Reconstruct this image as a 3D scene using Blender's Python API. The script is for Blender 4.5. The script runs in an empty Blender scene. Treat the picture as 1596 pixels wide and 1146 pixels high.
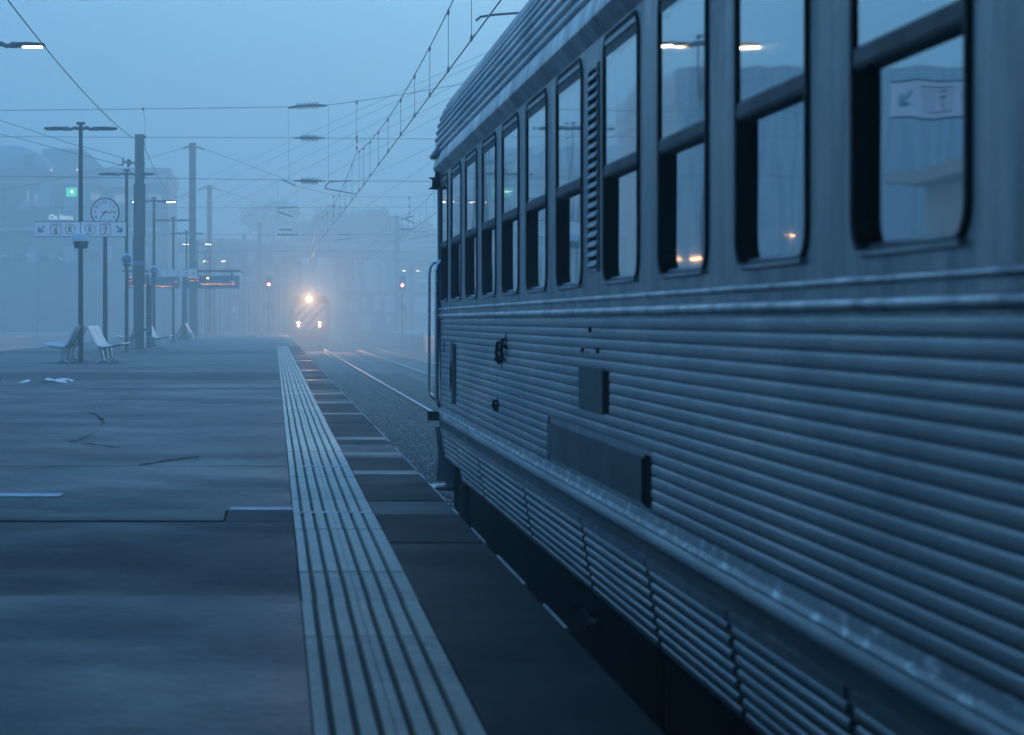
import bpy, bmesh, math, random
import numpy as np
random.seed(7)
rng = np.random.default_rng(7)
scn = bpy.context.scene
C = scn.collection
R = math.radians
PI = math.pi

# ------------------------------------------------------------------ camera
EYE = 1.0                      # camera height above the platform
F = 3600.0                     # focal length in pixels of the 1596 px wide photograph
cam = bpy.data.cameras.new('camera')
cam_ob = bpy.data.objects.new('camera', cam)
C.objects.link(cam_ob)
cam_ob.location = (0, 0, EYE)
cam_ob.rotation_euler = (R(90), 0, 0)
cam.sensor_width = 36.0
cam.lens = F / 1596 * 36
cam.shift_x = 370 / 1596
cam.shift_y = -73 / 1596
cam.clip_start = 0.1
cam.clip_end = 3000
cam.dof.use_dof = True
cam.dof.focus_distance = 42
cam.dof.aperture_fstop = 6.3
scn.camera = cam_ob

# ------------------------------------------------------------------ sky and light
SUN_EL, SUN_ROT = R(5), R(50)
world = bpy.data.worlds.new('World')
scn.world = world
world.use_nodes = True
wn = world.node_tree
sky = wn.nodes.new('ShaderNodeTexSky')
sky.sky_type = 'NISHITA'
sky.sun_disc = False
sky.sun_elevation = SUN_EL
sky.sun_rotation = SUN_ROT
sky.air_density = 1.0
sky.dust_density = 6.5
sky.ozone_density = 4.4
tint = wn.nodes.new('ShaderNodeMix')          # even cool cast of the whole dawn sky
tint.data_type = 'RGBA'
tint.blend_type = 'MULTIPLY'
tint.inputs[0].default_value = 1
tint.inputs[7].default_value = (.83, 1.03, 1.05, 1)
wn.links.new(sky.outputs[0], tint.inputs[6])
wn.links.new(tint.outputs[2], wn.nodes['Background'].inputs[0])
wn.nodes['Background'].inputs[1].default_value = 0.15
sun = bpy.data.lights.new('sun', 'SUN')
sun.energy = 0.02
sun.angle = R(40)
sun.color = (1.0, 0.93, 0.84)
sun_ob = bpy.data.objects.new('sun', sun)
C.objects.link(sun_ob)
# direction to the sun in Blender's sky: rotation 0 is +Y, positive turns towards +X
sun_ob.rotation_euler = (R(90) - SUN_EL, 0, PI - SUN_ROT)

vs = scn.view_settings
vs.view_transform = 'Standard'
vs.look = 'None'
vs.gamma = 1
vs.exposure = 2.78
scn.cycles.use_denoising = True
scn.cycles.volume_bounces = 8
scn.cycles.max_bounces = 10
scn.cycles.diffuse_bounces = 3
scn.cycles.glossy_bounces = 3
scn.cycles.sample_clamp_indirect = 4.0


def P(px, py, Y):
    """point of the place seen at pixel (px, py) of the photograph, Y metres away"""
    return ((px - 428) * Y / F, Y, EYE + (500 - py) * Y / F)


# ------------------------------------------------------------------ materials
def new_mat(name):
    m = bpy.data.materials.new(name)
    m.use_nodes = True
    return m, m.node_tree, m.node_tree.nodes['Principled BSDF']


def surf(name, c1, c2=None, scale=3.0, rough=0.6, rough2=None, metal=0.0, bump=0.0, bscale=40.0,
         stretch=(1, 1, 1), spec=0.5, detail=6.0, coords='Object', fine=0.0, contrast=(0.35, 0.65), grit=0.0, spots=0.0):
    """procedural surface: two tones mixed by noise, roughness from the same noise, fine bump"""
    m, nt, b = new_mat(name)
    c2 = c2 or c1
    tc = nt.nodes.new('ShaderNodeTexCoord')
    mp = nt.nodes.new('ShaderNodeMapping')
    mp.inputs['Scale'].default_value = stretch
    nt.links.new(tc.outputs[coords], mp.inputs[0])
    if coords == 'World':
        pass
    nz = nt.nodes.new('ShaderNodeTexNoise')
    nz.inputs['Scale'].default_value = scale
    nz.inputs['Detail'].default_value = detail
    nz.inputs['Roughness'].default_value = 0.6
    nt.links.new(mp.outputs[0], nz.inputs['Vector'])
    rmp = nt.nodes.new('ShaderNodeMapRange')
    rmp.inputs[1].default_value, rmp.inputs[2].default_value = contrast
    nt.links.new(nz.outputs[0], rmp.inputs[0])
    mx = nt.nodes.new('ShaderNodeMix')
    mx.data_type = 'RGBA'
    mx.inputs[6].default_value = (*c1, 1)
    mx.inputs[7].default_value = (*c2, 1)
    nt.links.new(rmp.outputs[0], mx.inputs[0])
    out = mx.outputs[2]
    if fine:
        n2 = nt.nodes.new('ShaderNodeTexNoise')
        n2.inputs['Scale'].default_value = bscale
        n2.inputs['Detail'].default_value = 3
        nt.links.new(tc.outputs[coords], n2.inputs['Vector'])
        r2 = nt.nodes.new('ShaderNodeMapRange')
        r2.inputs[3].default_value, r2.inputs[4].default_value = 1 - fine, 1 + fine
        nt.links.new(n2.outputs[0], r2.inputs[0])
        mu = nt.nodes.new('ShaderNodeMix')
        mu.data_type = 'RGBA'
        mu.blend_type = 'MULTIPLY'
        mu.inputs[0].default_value = 1
        nt.links.new(out, mu.inputs[6])
        nt.links.new(r2.outputs[0], mu.inputs[7])
        out = mu.outputs[2]
    def mul(src, fac):
        mu = nt.nodes.new('ShaderNodeMix')
        mu.data_type = 'RGBA'
        mu.blend_type = 'MULTIPLY'
        mu.inputs[0].default_value = 1
        nt.links.new(src, mu.inputs[6])
        nt.links.new(fac, mu.inputs[7])
        return mu.outputs[2]
    if grit:                                   # stains and aggregate at three sizes
        for sc_, amt, dt in ((2.3, grit, 8), (11.0, grit * .8, 6), (150.0, grit * .8, 2)):
            n3 = nt.nodes.new('ShaderNodeTexNoise')
            n3.inputs['Scale'].default_value = sc_
            n3.inputs['Detail'].default_value = dt
            n3.inputs['Roughness'].default_value = .7
            nt.links.new(tc.outputs[coords], n3.inputs['Vector'])
            r3 = nt.nodes.new('ShaderNodeMapRange')
            r3.inputs[1].default_value, r3.inputs[2].default_value = .3, .7
            r3.inputs[3].default_value, r3.inputs[4].default_value = 1 - amt, 1 + amt
            nt.links.new(n3.outputs[0], r3.inputs[0])
            out = mul(out, r3.outputs[0])
    if spots:                                  # trodden gum and drips
        vo = nt.nodes.new('ShaderNodeTexVoronoi')
        vo.inputs['Scale'].default_value = 2.2
        nt.links.new(tc.outputs[coords], vo.inputs['Vector'])
        r4 = nt.nodes.new('ShaderNodeMapRange')
        r4.inputs[1].default_value, r4.inputs[2].default_value = .05, .09
        r4.inputs[3].default_value, r4.inputs[4].default_value = 1 - spots, 1
        nt.links.new(vo.outputs['Distance'], r4.inputs[0])
        out = mul(out, r4.outputs[0])
    nt.links.new(out, b.inputs['Base Color'])
    rr = nt.nodes.new('ShaderNodeMapRange')
    rr.inputs[3].default_value = rough
    rr.inputs[4].default_value = rough if rough2 is None else rough2
    nt.links.new(rmp.outputs[0], rr.inputs[0])
    nt.links.new(rr.outputs[0], b.inputs['Roughness'])
    b.inputs['Metallic'].default_value = metal
    b.inputs['Specular IOR Level'].default_value = spec
    if bump:
        nb = nt.nodes.new('ShaderNodeTexNoise')
        nb.inputs['Scale'].default_value = bscale
        nb.inputs['Detail'].default_value = 4
        nt.links.new(tc.outputs[coords], nb.inputs['Vector'])
        bp = nt.nodes.new('ShaderNodeBump')
        bp.inputs['Strength'].default_value = bump
        bp.inputs['Distance'].default_value = 0.01
        nt.links.new(nb.outputs[0], bp.inputs['Height'])
        nt.links.new(bp.outputs[0], b.inputs['Normal'])
    return m


def glow(name, col, strength, sample=False):
    m, nt, b = new_mat(name)
    b.inputs['Base Color'].default_value = (0.02, 0.02, 0.02, 1)
    b.inputs['Emission Color'].default_value = (*col, 1)
    b.inputs['Emission Strength'].default_value = strength
    if not sample:
        m.cycles.emission_sampling = 'NONE'
    return m


MT = {}
MT['steel'] = surf('stainless steel', (.39, .40, .41), (.26, .27, .28), 2.2, .36, .52, 1.0, .10, 60, (1, 2.2, .35), coords='Object', fine=.10, grit=.10)
MT['steel_rib'] = surf('ribbed stainless steel', (.38, .39, .40), (.30, .31, .32), 2.0, .36, .50, 1.0, .10, 50, (1, .4, 1.5), fine=.12, grit=.10)
MT['steel_roof'] = surf('ribbed steel roof', (.62, .63, .64), (.42, .43, .45), 2.5, .36, .5, 1.0, .08, 50, (1, .4, 2), fine=.12)
MT['steel_plate'] = surf('dull steel plate', (.11, .113, .12), (.085, .088, .095), 2.5, .5, .6, 1.0, .05, 40)
MT['rail_trim'] = surf('polished steel moulding', (.55, .56, .57), (.30, .31, .33), 6.0, .30, .45, 1.0, .08, 60, (1, 1, .3), fine=.1)
MT['chrome'] = surf('handrail steel', (.62, .63, .65), (.5, .5, .52), 8, .22, .32, 1.0)
MT['rubber'] = surf('black rubber', (.008, .008, .009), (.012, .012, .012), 20, .55, .7, 0, spec=.2)
MT['black'] = surf('black underframe', (.005, .005, .006), (.010, .009, .008), 6, .8, .95, 0, spec=.05)
MT['darkbody'] = surf('dark painted steel', (.03, .032, .036), (.045, .045, .05), 5, .5, .65, 0)
MT['galv'] = surf('galvanised steel', (.20, .21, .23), (.13, .14, .155), 14, .42, .6, .6, .05, 60)
MT['mast'] = surf('weathered mast steel', (.020, .022, .026), (.034, .035, .037), 3, .6, .75, .2, .05, 40)
MT['mast_dark'] = surf('dark mast cladding', (.012, .012, .013), (.022, .021, .020), 4, .6, .8, 0, .05, 40)
MT['wire'] = surf('overhead wire', (.02, .021, .024), (.03, .03, .033), 10, .5, .6, .3)
MT['insul'] = surf('brown glazed insulator', (.012, .010, .010), (.02, .016, .016), 10, .35, .5)
MT['bench'] = surf('bench slat', (.66, .66, .66), (.55, .55, .56), 8, .4, .5, .1)
MT['bench_leg'] = surf('cast bench leg', (.62, .62, .63), (.5, .5, .51), 10, .35, .5, .6)
MT['white'] = surf('white enamel panel', (.84, .85, .85), (.76, .77, .78), 5, .35, .5)
MT['signglow'] = surf('white sign panel with added glow', (.84, .85, .85), (.78, .79, .8), 5, .35, .5)
_b = MT['signglow'].node_tree.nodes['Principled BSDF']
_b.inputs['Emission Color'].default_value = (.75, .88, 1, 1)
_b.inputs['Emission Strength'].default_value = .016  # faint glow added to brighten the sign panels and clock face
MT['ink'] = surf('dark sign print', (.015, .018, .03), (.02, .022, .035), 5, .5)
MT['teal'] = surf('teal sign print', (.015, .26, .34), (.02, .30, .38), 5, .5)
MT['orange'] = surf('orange loco paint', (.40, .20, .12), (.33, .16, .10), 4, .4, .55)  # this and the next two have lowered contrast, haze put into the paint
MT['locowhite'] = surf('white loco stripe', (.66, .66, .64), (.56, .56, .54), 5, .5, .6)
MT['locodark'] = surf('loco paint greyed for fog', (.16, .155, .15), (.22, .21, .20), 4, .5, .6)
MT['lampwarm'] = glow('lit lamp strip', (1.0, .78, .48), 5)
MT['headlight'] = glow('locomotive headlight', (1.0, .58, .30), 12)
MT['marker_white'] = glow('white marker lamp', (1.0, .74, .56), 9)
MT['marker_red'] = glow('red marker lamp', (1.0, .24, .12), 4)
MT['signal_red'] = glow('red signal lamp', (1.0, .14, .16), 13)
MT['led_orange'] = glow('orange display dots', (1.0, .30, .08), .5)
MT['led_bright'] = glow('bright orange display dot', (1.0, .42, .08), 2.5)
MT['green'] = glow('green lit panel', (.06, .85, .42), .26)
MT['green_dot'] = glow('bright lamp on green panel', (.85, 1.0, .9), 4)
MT['warmdot'] = glow('warm far lamp', (1.0, .55, .3), 1.5)
MT['warmlamp'] = glow('warm wall lamp', (1.0, .5, .2), 3.5)
MT['litwin'] = glow('dimly lit window', (.75, .85, 1.0), .05)
MT['paleprint'] = glow('backlit pale lettering', (.75, .87, 1.0), .3)
MT['bld_dark'] = surf('dark facade panel', (.10, .105, .11), (.13, .135, .14), .5, .6, .7)
MT['bld_mid'] = surf('grey facade render', (.20, .20, .20), (.16, .16, .165), .4, .7, .8, 0, .05, 6)
MT['bld_pale'] = surf('pale facade render', (.52, .52, .50), (.44, .44, .43), .4, .7, .8, 0, .05, 6)
MT['bld_glass'] = surf('dark window glass', (.02, .022, .025), (.03, .03, .034), 1, .12, .2)
MT['conc'] = surf('bridge concrete', (.30, .30, .29), (.22, .22, .215), .6, .8, .9, 0, .08, 8)
MT['paint'] = surf('worn pale paint', (.55, .56, .56), (.38, .39, .40), 14, .45, .65, 0, .05, 60)
MT['mortar'] = surf('pale mortar joint', (.48, .49, .50), (.34, .35, .36), 10, .35, .55, 0, .05, 60)
MT['paper'] = surf('white litter paper', (.75, .76, .78), (.66, .67, .7), 20, .6)
MT['bark'] = surf('bark', (.06, .05, .04), (.09, .075, .06), 4, .9, .9)
MT['leaf'] = surf('foliage', (.035, .06, .025), (.06, .09, .035), 1.2, .7, .8, spec=.2)
MT['moss'] = surf('moss', (.03, .05, .015), (.05, .07, .02), 20, .9, .95, spec=.1)
MT['ballast'] = surf('ballast bed', (.03, .029, .028), (.055, .052, .05), 18, .85, .95, 0, .9, 14, fine=.35)
MT['stone'] = surf('ballast stone', (.035, .034, .033), (.095, .092, .088), 9, .8, .95, 0, 0)
MT['earth'] = surf('trackside ground', (.07, .068, .062), (.11, .105, .095), .3, .9, .95, 0, .3, 5)
MT['sleeper'] = surf('concrete sleeper', (.17, .165, .155), (.12, .115, .11), 4, .8, .9, 0, .1, 30)
MT['railsteel'] = surf('rusty rail side', (.06, .04, .03), (.09, .06, .045), 6, .6, .8, .4)
MT['railhead'] = surf('polished rail head', (.55, .55, .55), (.42, .42, .42), 6, .3, .42, 1.0)

# platform surfaces (asphalt and concrete of different age)
SLAB = [
    surf('smooth grey concrete', (.034, .036, .038), (.054, .056, .058), .9, .42, .62, 0, .55, 14, spec=.25, grit=.5, spots=.5),
    surf('brownish worn asphalt', (.030, .028, .025), (.053, .050, .046), .8, .55, .78, 0, .6, 16, spec=.16, grit=.55, spots=.4),
    surf('dark worn asphalt', (.022, .0215, .021), (.040, .039, .038), .7, .5, .75, 0, .6, 16, spec=.16, grit=.55, spots=.4),
    surf('bluish old asphalt', (.036, .038, .041), (.064, .066, .069), .55, .40, .68, 0, .55, 14, spec=.25, grit=.55, spots=.4),
]
EDGE = [
    surf('dark edge slab', (.007, .007, .0075), (.015, .015, .015), 1.2, .5, .65, 0, .15, 60, spec=.05, grit=.3),
    surf('grey edge slab', (.022, .022, .023), (.036, .036, .037), 1.2, .42, .6, 0, .15, 60, spec=.12, grit=.3),
    surf('pale edge slab', (.055, .057, .060), (.040, .042, .045), 3.0, .30, .45, 0, .12, 60, spec=.2, grit=.3),
]
TILE = [
    surf('cream tactile tile', (.86, .69, .53), (.70, .56, .43), 2.2, .55, .75, 0, .15, 70, grit=.16, spots=.25),
    surf('worn tactile tile', (.76, .61, .47), (.60, .48, .37), 2.6, .55, .75, 0, .15, 70, grit=.2, spots=.3),
]
MT['dirt'] = surf('packed dirt', (.13, .12, .10), (.18, .165, .14), 12, .8, .9, 0, .2, 60, spec=.2)
MT['nosing'] = surf('pale platform nosing', (.40, .41, .42), (.28, .285, .29), 5, .4, .6, 0, .1, 60)


def glass_mat():
    m, nt, b = new_mat('carriage window glass')
    b.inputs['Base Color'].default_value = (.004, .005, .006, 1)
    b.inputs['Roughness'].default_value = .03
    b.inputs['IOR'].default_value = 1.6
    b.inputs['Specular IOR Level'].default_value = .5
    tc = nt.nodes.new('ShaderNodeTexCoord')
    nz = nt.nodes.new('ShaderNodeTexNoise')
    nz.inputs['Scale'].default_value = 2.6
    nz.inputs['Detail'].default_value = 1
    bp = nt.nodes.new('ShaderNodeBump')
    bp.inputs['Strength'].default_value = .10
    bp.inputs['Distance'].default_value = .012
    nt.links.new(tc.outputs['Object'], nz.inputs['Vector'])
    nt.links.new(nz.outputs[0], bp.inputs['Height'])
    nt.links.new(bp.outputs[0], b.inputs['Normal'])
    gl = nt.nodes.new('ShaderNodeBsdfGlossy')          # mirror layer added to make the panes reflect brighter
    gl.inputs['Color'].default_value = (.80, .86, .90, 1)
    gl.inputs['Roughness'].default_value = .03
    nt.links.new(bp.outputs[0], gl.inputs['Normal'])
    mx = nt.nodes.new('ShaderNodeMixShader')
    mx.inputs[0].default_value = .62
    nt.links.new(b.outputs[0], mx.inputs[1])
    nt.links.new(gl.outputs[0], mx.inputs[2])
    nt.links.new(mx.outputs[0], nt.nodes['Material Output'].inputs['Surface'])
    return m


MT['glass'] = glass_mat()


# ------------------------------------------------------------------ mesh helpers
class MB:
    def __init__(self):
        self.v, self.f = [], []

    def add(self, vs_, fs_):
        o = len(self.v)
        self.v += [tuple(p) for p in vs_]
        self.f += [tuple(i + o for i in f) for f in fs_]
        return self

    def box(self, x0, x1, y0, y1, z0, z1):
        return self.add([(x0, y0, z0), (x1, y0, z0), (x1, y1, z0), (x0, y1, z0), (x0, y0, z1), (x1, y0, z1), (x1, y1, z1), (x0, y1, z1)],
                        [(0, 3, 2, 1), (4, 5, 6, 7), (0, 1, 5, 4), (1, 2, 6, 5), (2, 3, 7, 6), (3, 0, 4, 7)])

    def prism(self, prof, axis, t0, t1, caps=True):
        n = len(prof)
        def pt(p, t):
            a, b = p
            return {'y': (a, t, b), 'x': (t, a, b), 'z': (a, b, t)}[axis]
        vs_ = [pt(p, t0) for p in prof] + [pt(p, t1) for p in prof]
        fs_ = [(i, (i + 1) % n, n + (i + 1) % n, n + i) for i in range(n)]
        if caps:
            fs_ += [tuple(range(n))[::-1], tuple(range(n, 2 * n))]
        return self.add(vs_, fs_)

    def tube(self, pts, r, n=8, r2=None):
        pts = [np.array(p, float) for p in pts]
        m = len(pts)
        rings = []
        up = None
        for i, p in enumerate(pts):
            d = pts[min(i + 1, m - 1)] - pts[max(i - 1, 0)]
            d = d / (np.linalg.norm(d) + 1e-9)
            if up is None:
                a = np.array((0, 0, 1.)) if abs(d[2]) < .9 else np.array((1., 0, 0))
                up = np.cross(d, a)
            up = up - d * np.dot(up, d)
            up /= np.linalg.norm(up) + 1e-9
            w = np.cross(d, up)
            rr = r if r2 is None else r + (r2 - r) * i / max(1, m - 1)
            rings.append([p + rr * (math.cos(2 * PI * k / n) * up + math.sin(2 * PI * k / n) * w) for k in range(n)])
        vs_ = [tuple(q) for ring in rings for q in ring]
        fs_ = []
        for i in range(m - 1):
            for k in range(n):
                a, b = i * n + k, i * n + (k + 1) % n
                fs_.append((a, b, b + n, a + n))
        fs_ += [tuple(range(n))[::-1], tuple(range((m - 1) * n, m * n))]
        return self.add(vs_, fs_)

    def lathe(self, prof, c, axis='z', n=20):
        """prof: list of (radius, height) turned about an axis through c"""
        vs_, fs_ = [], []
        for r, h in prof:
            for k in range(n):
                a = 2 * PI * k / n
                u, w = r * math.cos(a), r * math.sin(a)
                q = {'z': (u, w, h), 'y': (u, h, w), 'x': (h, u, w)}[axis]
                vs_.append((c[0] + q[0], c[1] + q[1], c[2] + q[2]))
        for i in range(len(prof) - 1):
            for k in range(n):
                a, b = i * n + k, i * n + (k + 1) % n
                fs_.append((a, b, b + n, a + n))
        fs_ += [tuple(range(n))[::-1], tuple(range((len(prof) - 1) * n, len(prof) * n))]
        return self.add(vs_, fs_)

    def mesh(self, name, mat, smooth=False):
        me = bpy.data.meshes.new(name)
        me.from_pydata(self.v, [], self.f)
        bm = bmesh.new()
        bm.from_mesh(me)
        bmesh.ops.recalc_face_normals(bm, faces=bm.faces)
        bm.to_mesh(me)
        bm.free()
        if smooth:
            me.polygons.foreach_set('use_smooth', [True] * len(me.polygons))
            try:
                me.set_sharp_from_angle(angle=R(40))
            except Exception:
                pass
        if mat is not None:
            me.materials.append(MT[mat] if isinstance(mat, str) else mat)
        return me

    def build(self, name, mat, parent=None, smooth=False, base=None):
        """one mesh object; vertices are given in world space and stored relative to the thing's base"""
        b = WORLD[parent.name] if parent is not None else (base or (0, 0, 0))
        self.v = [(p[0] - b[0], p[1] - b[1], p[2] - b[2]) for p in self.v]
        o = bpy.data.objects.new(name, self.mesh(name, mat, smooth))
        C.objects.link(o)
        if parent is not None:
            o.parent = parent
        else:
            o.location = b
        WORLD[o.name] = b
        return o


WORLD = {}


def tag(o, label=None, cat=None, group=None, kind=None):
    if label: o['label'] = label
    if cat: o['category'] = cat
    if group: o['group'] = group
    if kind: o['kind'] = kind
    return o


def thing(name, label, cat, base=(0, 0, 0), group=None):
    o = bpy.data.objects.new(name, None)
    C.objects.link(o)
    o.location = base
    o.empty_display_size = .2
    WORLD[o.name] = tuple(base)
    return tag(o, label, cat, group)


def inst(name, me, parent, loc=(0, 0, 0), rot=None):
    o = bpy.data.objects.new(name, me)
    C.objects.link(o)
    o.parent = parent
    o.location = loc
    if rot: o.rotation_euler = rot
    return o


def copy_tree(o, parent=None):
    c = o.copy()
    C.objects.link(c)
    if parent is not None: c.parent = parent
    for ch in list(o.children):
        copy_tree(ch, c)
    return c


def swap(o, old, new):
    """give a copied part its own material without touching the shared mesh"""
    for ch in o.children_recursive:
        for s in ch.material_slots:
            if s.material == old:
                s.link = 'OBJECT'
                s.material = new


# lettering, made once
TXT = {}
def make_text(s):
    cu = bpy.data.curves.new('t', 'FONT')
    cu.body = s
    cu.align_x, cu.align_y = 'CENTER', 'CENTER'
    cu.extrude = .01
    cu.offset = .012
    cu.resolution_u = 3
    ob = bpy.data.objects.new('t', cu)
    C.objects.link(ob)
    dg = bpy.context.evaluated_depsgraph_get()
    me = ob.evaluated_get(dg).to_mesh()
    vs_ = [tuple(v.co) for v in me.vertices]
    fs_ = [tuple(p.vertices) for p in me.polygons]
    bpy.data.objects.remove(ob)
    xs = [v[0] for v in vs_]; ys = [v[1] for v in vs_]
    cx, cy, h = (min(xs) + max(xs)) / 2, (min(ys) + max(ys)) / 2, max(ys) - min(ys)
    TXT[s] = ([((x - cx) / h, (y - cy) / h, z) for x, y, z in vs_], fs_)
for s_ in ['Linha', 'E', 'F', '6', '7', 'Os linos'] + [str(i) for i in range(1, 13)]:
    make_text(s_)


def text(mb, s, cx, y, cz, h, d=.004):
    """lettering in the XZ plane that faces the camera side (-Y); h is the height of the characters"""
    vs_, fs_ = TXT[s]
    return mb.add([(cx + x * h, y - (d if z > 0 else -d * .2), cz + yy * h) for x, yy, z in vs_], fs_)


def ring(mb, cx, y, cz, r, w, d=.004, n=28):
    o = []
    for rr in (r, r - w):
        for yy in (y - d, y):
            o += [(cx + rr * math.cos(2 * PI * k / n), yy, cz + rr * math.sin(2 * PI * k / n)) for k in range(n)]
    f = []
    for k in range(n):
        k2 = (k + 1) % n
        f += [(k, k2, 2 * n + k2, 2 * n + k), (k, k2, n + k2, n + k), (2 * n + k, 2 * n + k2, 3 * n + k2, 3 * n + k)]
    return mb.add(o, f)


def arrow(mb, cx, y, cz, s, left, d=.004):
    """diagonal arrow pointing down to the left or right"""
    sg = -1 if left else 1
    pts = [(-.42, .5), (-.5, .40), (.12, -.22), (-.3, -.22), (-.3, -.46), (.48, -.46), (.48, .32), (.24, .32), (.24, -.08), (-.36, .56)]
    pts = [(cx + sg * a * s, cz + b * s) for a, b in pts]
    return mb.prism(pts, 'y', y - d, y)


# ================================================================== SETTING
RAIL = -1.0        # rail head level
BED = -1.20        # ballast level
mb = MB().box(-600, 600, -100, 880, -2.2, BED - .06)
tag(mb.build('ground', 'earth'), kind='structure')

# ---- platform: core, paving panels, tactile strip, edge slabs
PX0, PX1 = -8.9, .957
TL, TR = .098, .512
plat = tag(MB().box(PX0, PX1 - .06, -14, 205, -1.9, -.035).build('platform', 'conc'), kind='structure')

bounds = [-14, -9, -5, -1, 2.2, 5.2, 8.41, 11.5, 12.2, 15.9, 20.2, 24.5, 29.4, 34, 39, 44.5, 50, 56.5, 62, 69, 76, 83.5, 92, 101, 112, 124, 138, 154, 172, 205]
kinds = [0, 3, 2, 0, 1, 0, 2, 1, 3, 3, 3, 3, 3, 3, 1, 3, 3, 0, 3, 2, 3, 0, 3, 3, 0, 3, 3, 0, 3]
for i in range(len(bounds) - 1):
    y0, y1 = bounds[i] + .006, bounds[i + 1] - .006
    xr = TL - .006 if y1 < 89 else PX1 - .02
    dz = random.uniform(-.002, .002)
    if abs(bounds[i] - 11.5) < .01:      # strip with the trench cover let into it
        xr0 = -1.75
        mbs = MB().box(PX0, xr0, y0, y1, -.05, dz)
        mbs.box(-.245, xr, y0, y1, -.05, dz)
    else:
        mbs = MB().box(PX0, xr, y0, y1, -.05, dz)
    me = mbs.mesh('paving_panel', SLAB[kinds[i]])
    inst('paving_panel', me, plat)
tc_ = MB().prism([(11.502, -.03), (11.502, .005), (11.6, .010), (12.1, .009), (12.18, .003), (12.18, -.03)], 'x', -1.74, -.255)
inst('trench_cover', tc_.mesh('trench_cover', EDGE[1]), plat)
# pale mortar strips in the cross joint
inst('mortar_strip', MB().box(-.235, TL - .004, 12.16, 12.33, -.03, .005).mesh('mortar_strip', 'mortar'), plat)
inst('mortar_strip', MB().box(-1.75, -1.22, 13.1, 13.32, -.03, .005).mesh('mortar_strip', 'mortar'), plat)
inst('mortar_strip', MB().box(-3.2, -2.2, 13.0, 13.2, -.03, .005).mesh('mortar_strip', 'mortar'), plat)
inst('mortar_strip', MB().box(.2, .5, 15.7, 15.82, -.03, .0075).mesh('mortar_strip', 'mortar'), plat)

# tactile tiles: six grooves, a rough centre line
def tile_mesh(L, m):
    W = TR - TL
    gs = [W * (k + .75) / 7.0 + (.0 if k < 3 else W * .035) for k in range(6)]
    prof = [(0, -.03), (0, .004)]
    for g in gs:
        hw = .0075
        prof += [(g - hw - .003, .006), (g - hw, -.012), (g + hw, -.012), (g + hw + .003, .006)]
    mid = (gs[2] + gs[3]) / 2
    prof += [(W, .004), (W, -.03)]
    # a thin chipped groove along the middle
    k = next(i for i, p in enumerate(prof) if p[0] > mid and p[1] > 0)
    prof[k:k] = [(mid - .004, .006), (mid, .001), (mid + .004, .006)]
    me = MB().prism(prof, 'y', 0, L - .011).mesh('tactile_tile', m)
    me.materials.append(MT['dirt'])
    for p in me.polygons:                      # soil packed in the grooves
        if p.center.z < -.011 and abs(p.normal.y) < .5 and p.center.z > -.02: p.material_index = 1
    return me
TL_LEN = .935
tm = [tile_mesh(TL_LEN, TILE[0]), tile_mesh(TL_LEN, TILE[1])]
y = 8.22 - 19 * TL_LEN
while y < 89.4:
    o = inst('tactile_tile', tm[random.random() < .4], plat, (TL + random.uniform(-.002, .002), y, random.uniform(-.002, .002)))
    y += TL_LEN
inst('mortar_strip', MB().box(TL + .002, TR - .002, 11.93, 12.0, -.03, .0085).mesh('mortar_strip', 'mortar'), plat)

# edge slabs of uneven tone, with a pale chipped nosing
y = -10.0
forced = [(15.0, .38), (19.4, .45), (31.4, .8), (24.6, .5), (38.5, .9), (46.0, 1.1), (17.2, .35), (28.0, .4), (57, 1.2), (66, 1.4)]
cuts = []
while y < 90:
    L = random.uniform(.9, 1.5)
    nxt = y + L
    for fy, fl in forced:
        if y < fy < nxt:
            if fy - y > .15: cuts.append((y, fy, random.choice([0, 0, 1])))
            cuts.append((fy, fy + fl, 2))
            y = fy + fl
            break
    else:
        cuts.append((y, nxt, random.choice([0, 0, 0, 1, 1])))
        y = nxt
for y0, y1, k in cuts:
    if y0 < 9: k = 0  # nearest slabs all forced dark, painting in the carriage's shade
    me = MB().box(TR + .006, PX1 - .014, y0 + .002, y1 - .002, -.16, random.uniform(-.002, .0025)).mesh('edge_slab', EDGE[k])
    inst('edge_slab', me, plat)
    for a in (0, .5):
        if random.random() < (.12 if y0 > 13 else .35): continue
        ya, yb = y0 + (y1 - y0) * a, y0 + (y1 - y0) * (a + .5)
        me = MB().prism([(PX1 - .013, -.10), (PX1 - .013, .002), (PX1 - .006, .004), (PX1, -.004), (PX1 + .002, -.10)], 'y', ya + .004, yb - random.uniform(.004, .05)).mesh('edge_nosing', 'nosing')
        inst('edge_nosing', me, plat)
# moss and cracks in the paving (thin real strips)
def crack(pts, w, mat, name, h=.0045):
    """irregular thin strip along pixel points on the platform"""
    q = []
    for (ax, ay), (bx, by) in zip(pts[:-1], pts[1:]):
        n = 9
        for k in range(n):
            t = k / n
            q.append((ax + (bx - ax) * t, ay + (by - ay) * t))
    q.append(pts[-1])
    L, Rr = [], []
    for k, (x, yv) in enumerate(q):
        ww = w * random.uniform(.15, 1.0) * (1 if 0 < k < len(q) - 1 else .1)
        jx, jy = random.uniform(-.012, .012), random.uniform(-.03, .03)
        L.append((x + jx, yv + jy - ww, h)); Rr.append((x + jx, yv + jy + ww, h))
    n = len(L)
    m_ = MB().add(L + Rr, [(i, i + 1, n + i + 1, n + i) for i in range(n - 1)])
    inst(name, m_.mesh(name, mat), plat)
def G(px, py):
    p = P(px, py, F * EYE / (py - 500)); return (p[0], p[1])
crack([G(215, 726), G(250, 720), G(282, 716), G(312, 712)], .09, 'black', 'crack')
crack([G(105, 690), G(122, 686), G(134, 682)], .12, 'moss', 'crack')
crack([G(112, 690), G(160, 695), G(190, 699)], .05, 'black', 'crack')
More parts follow.
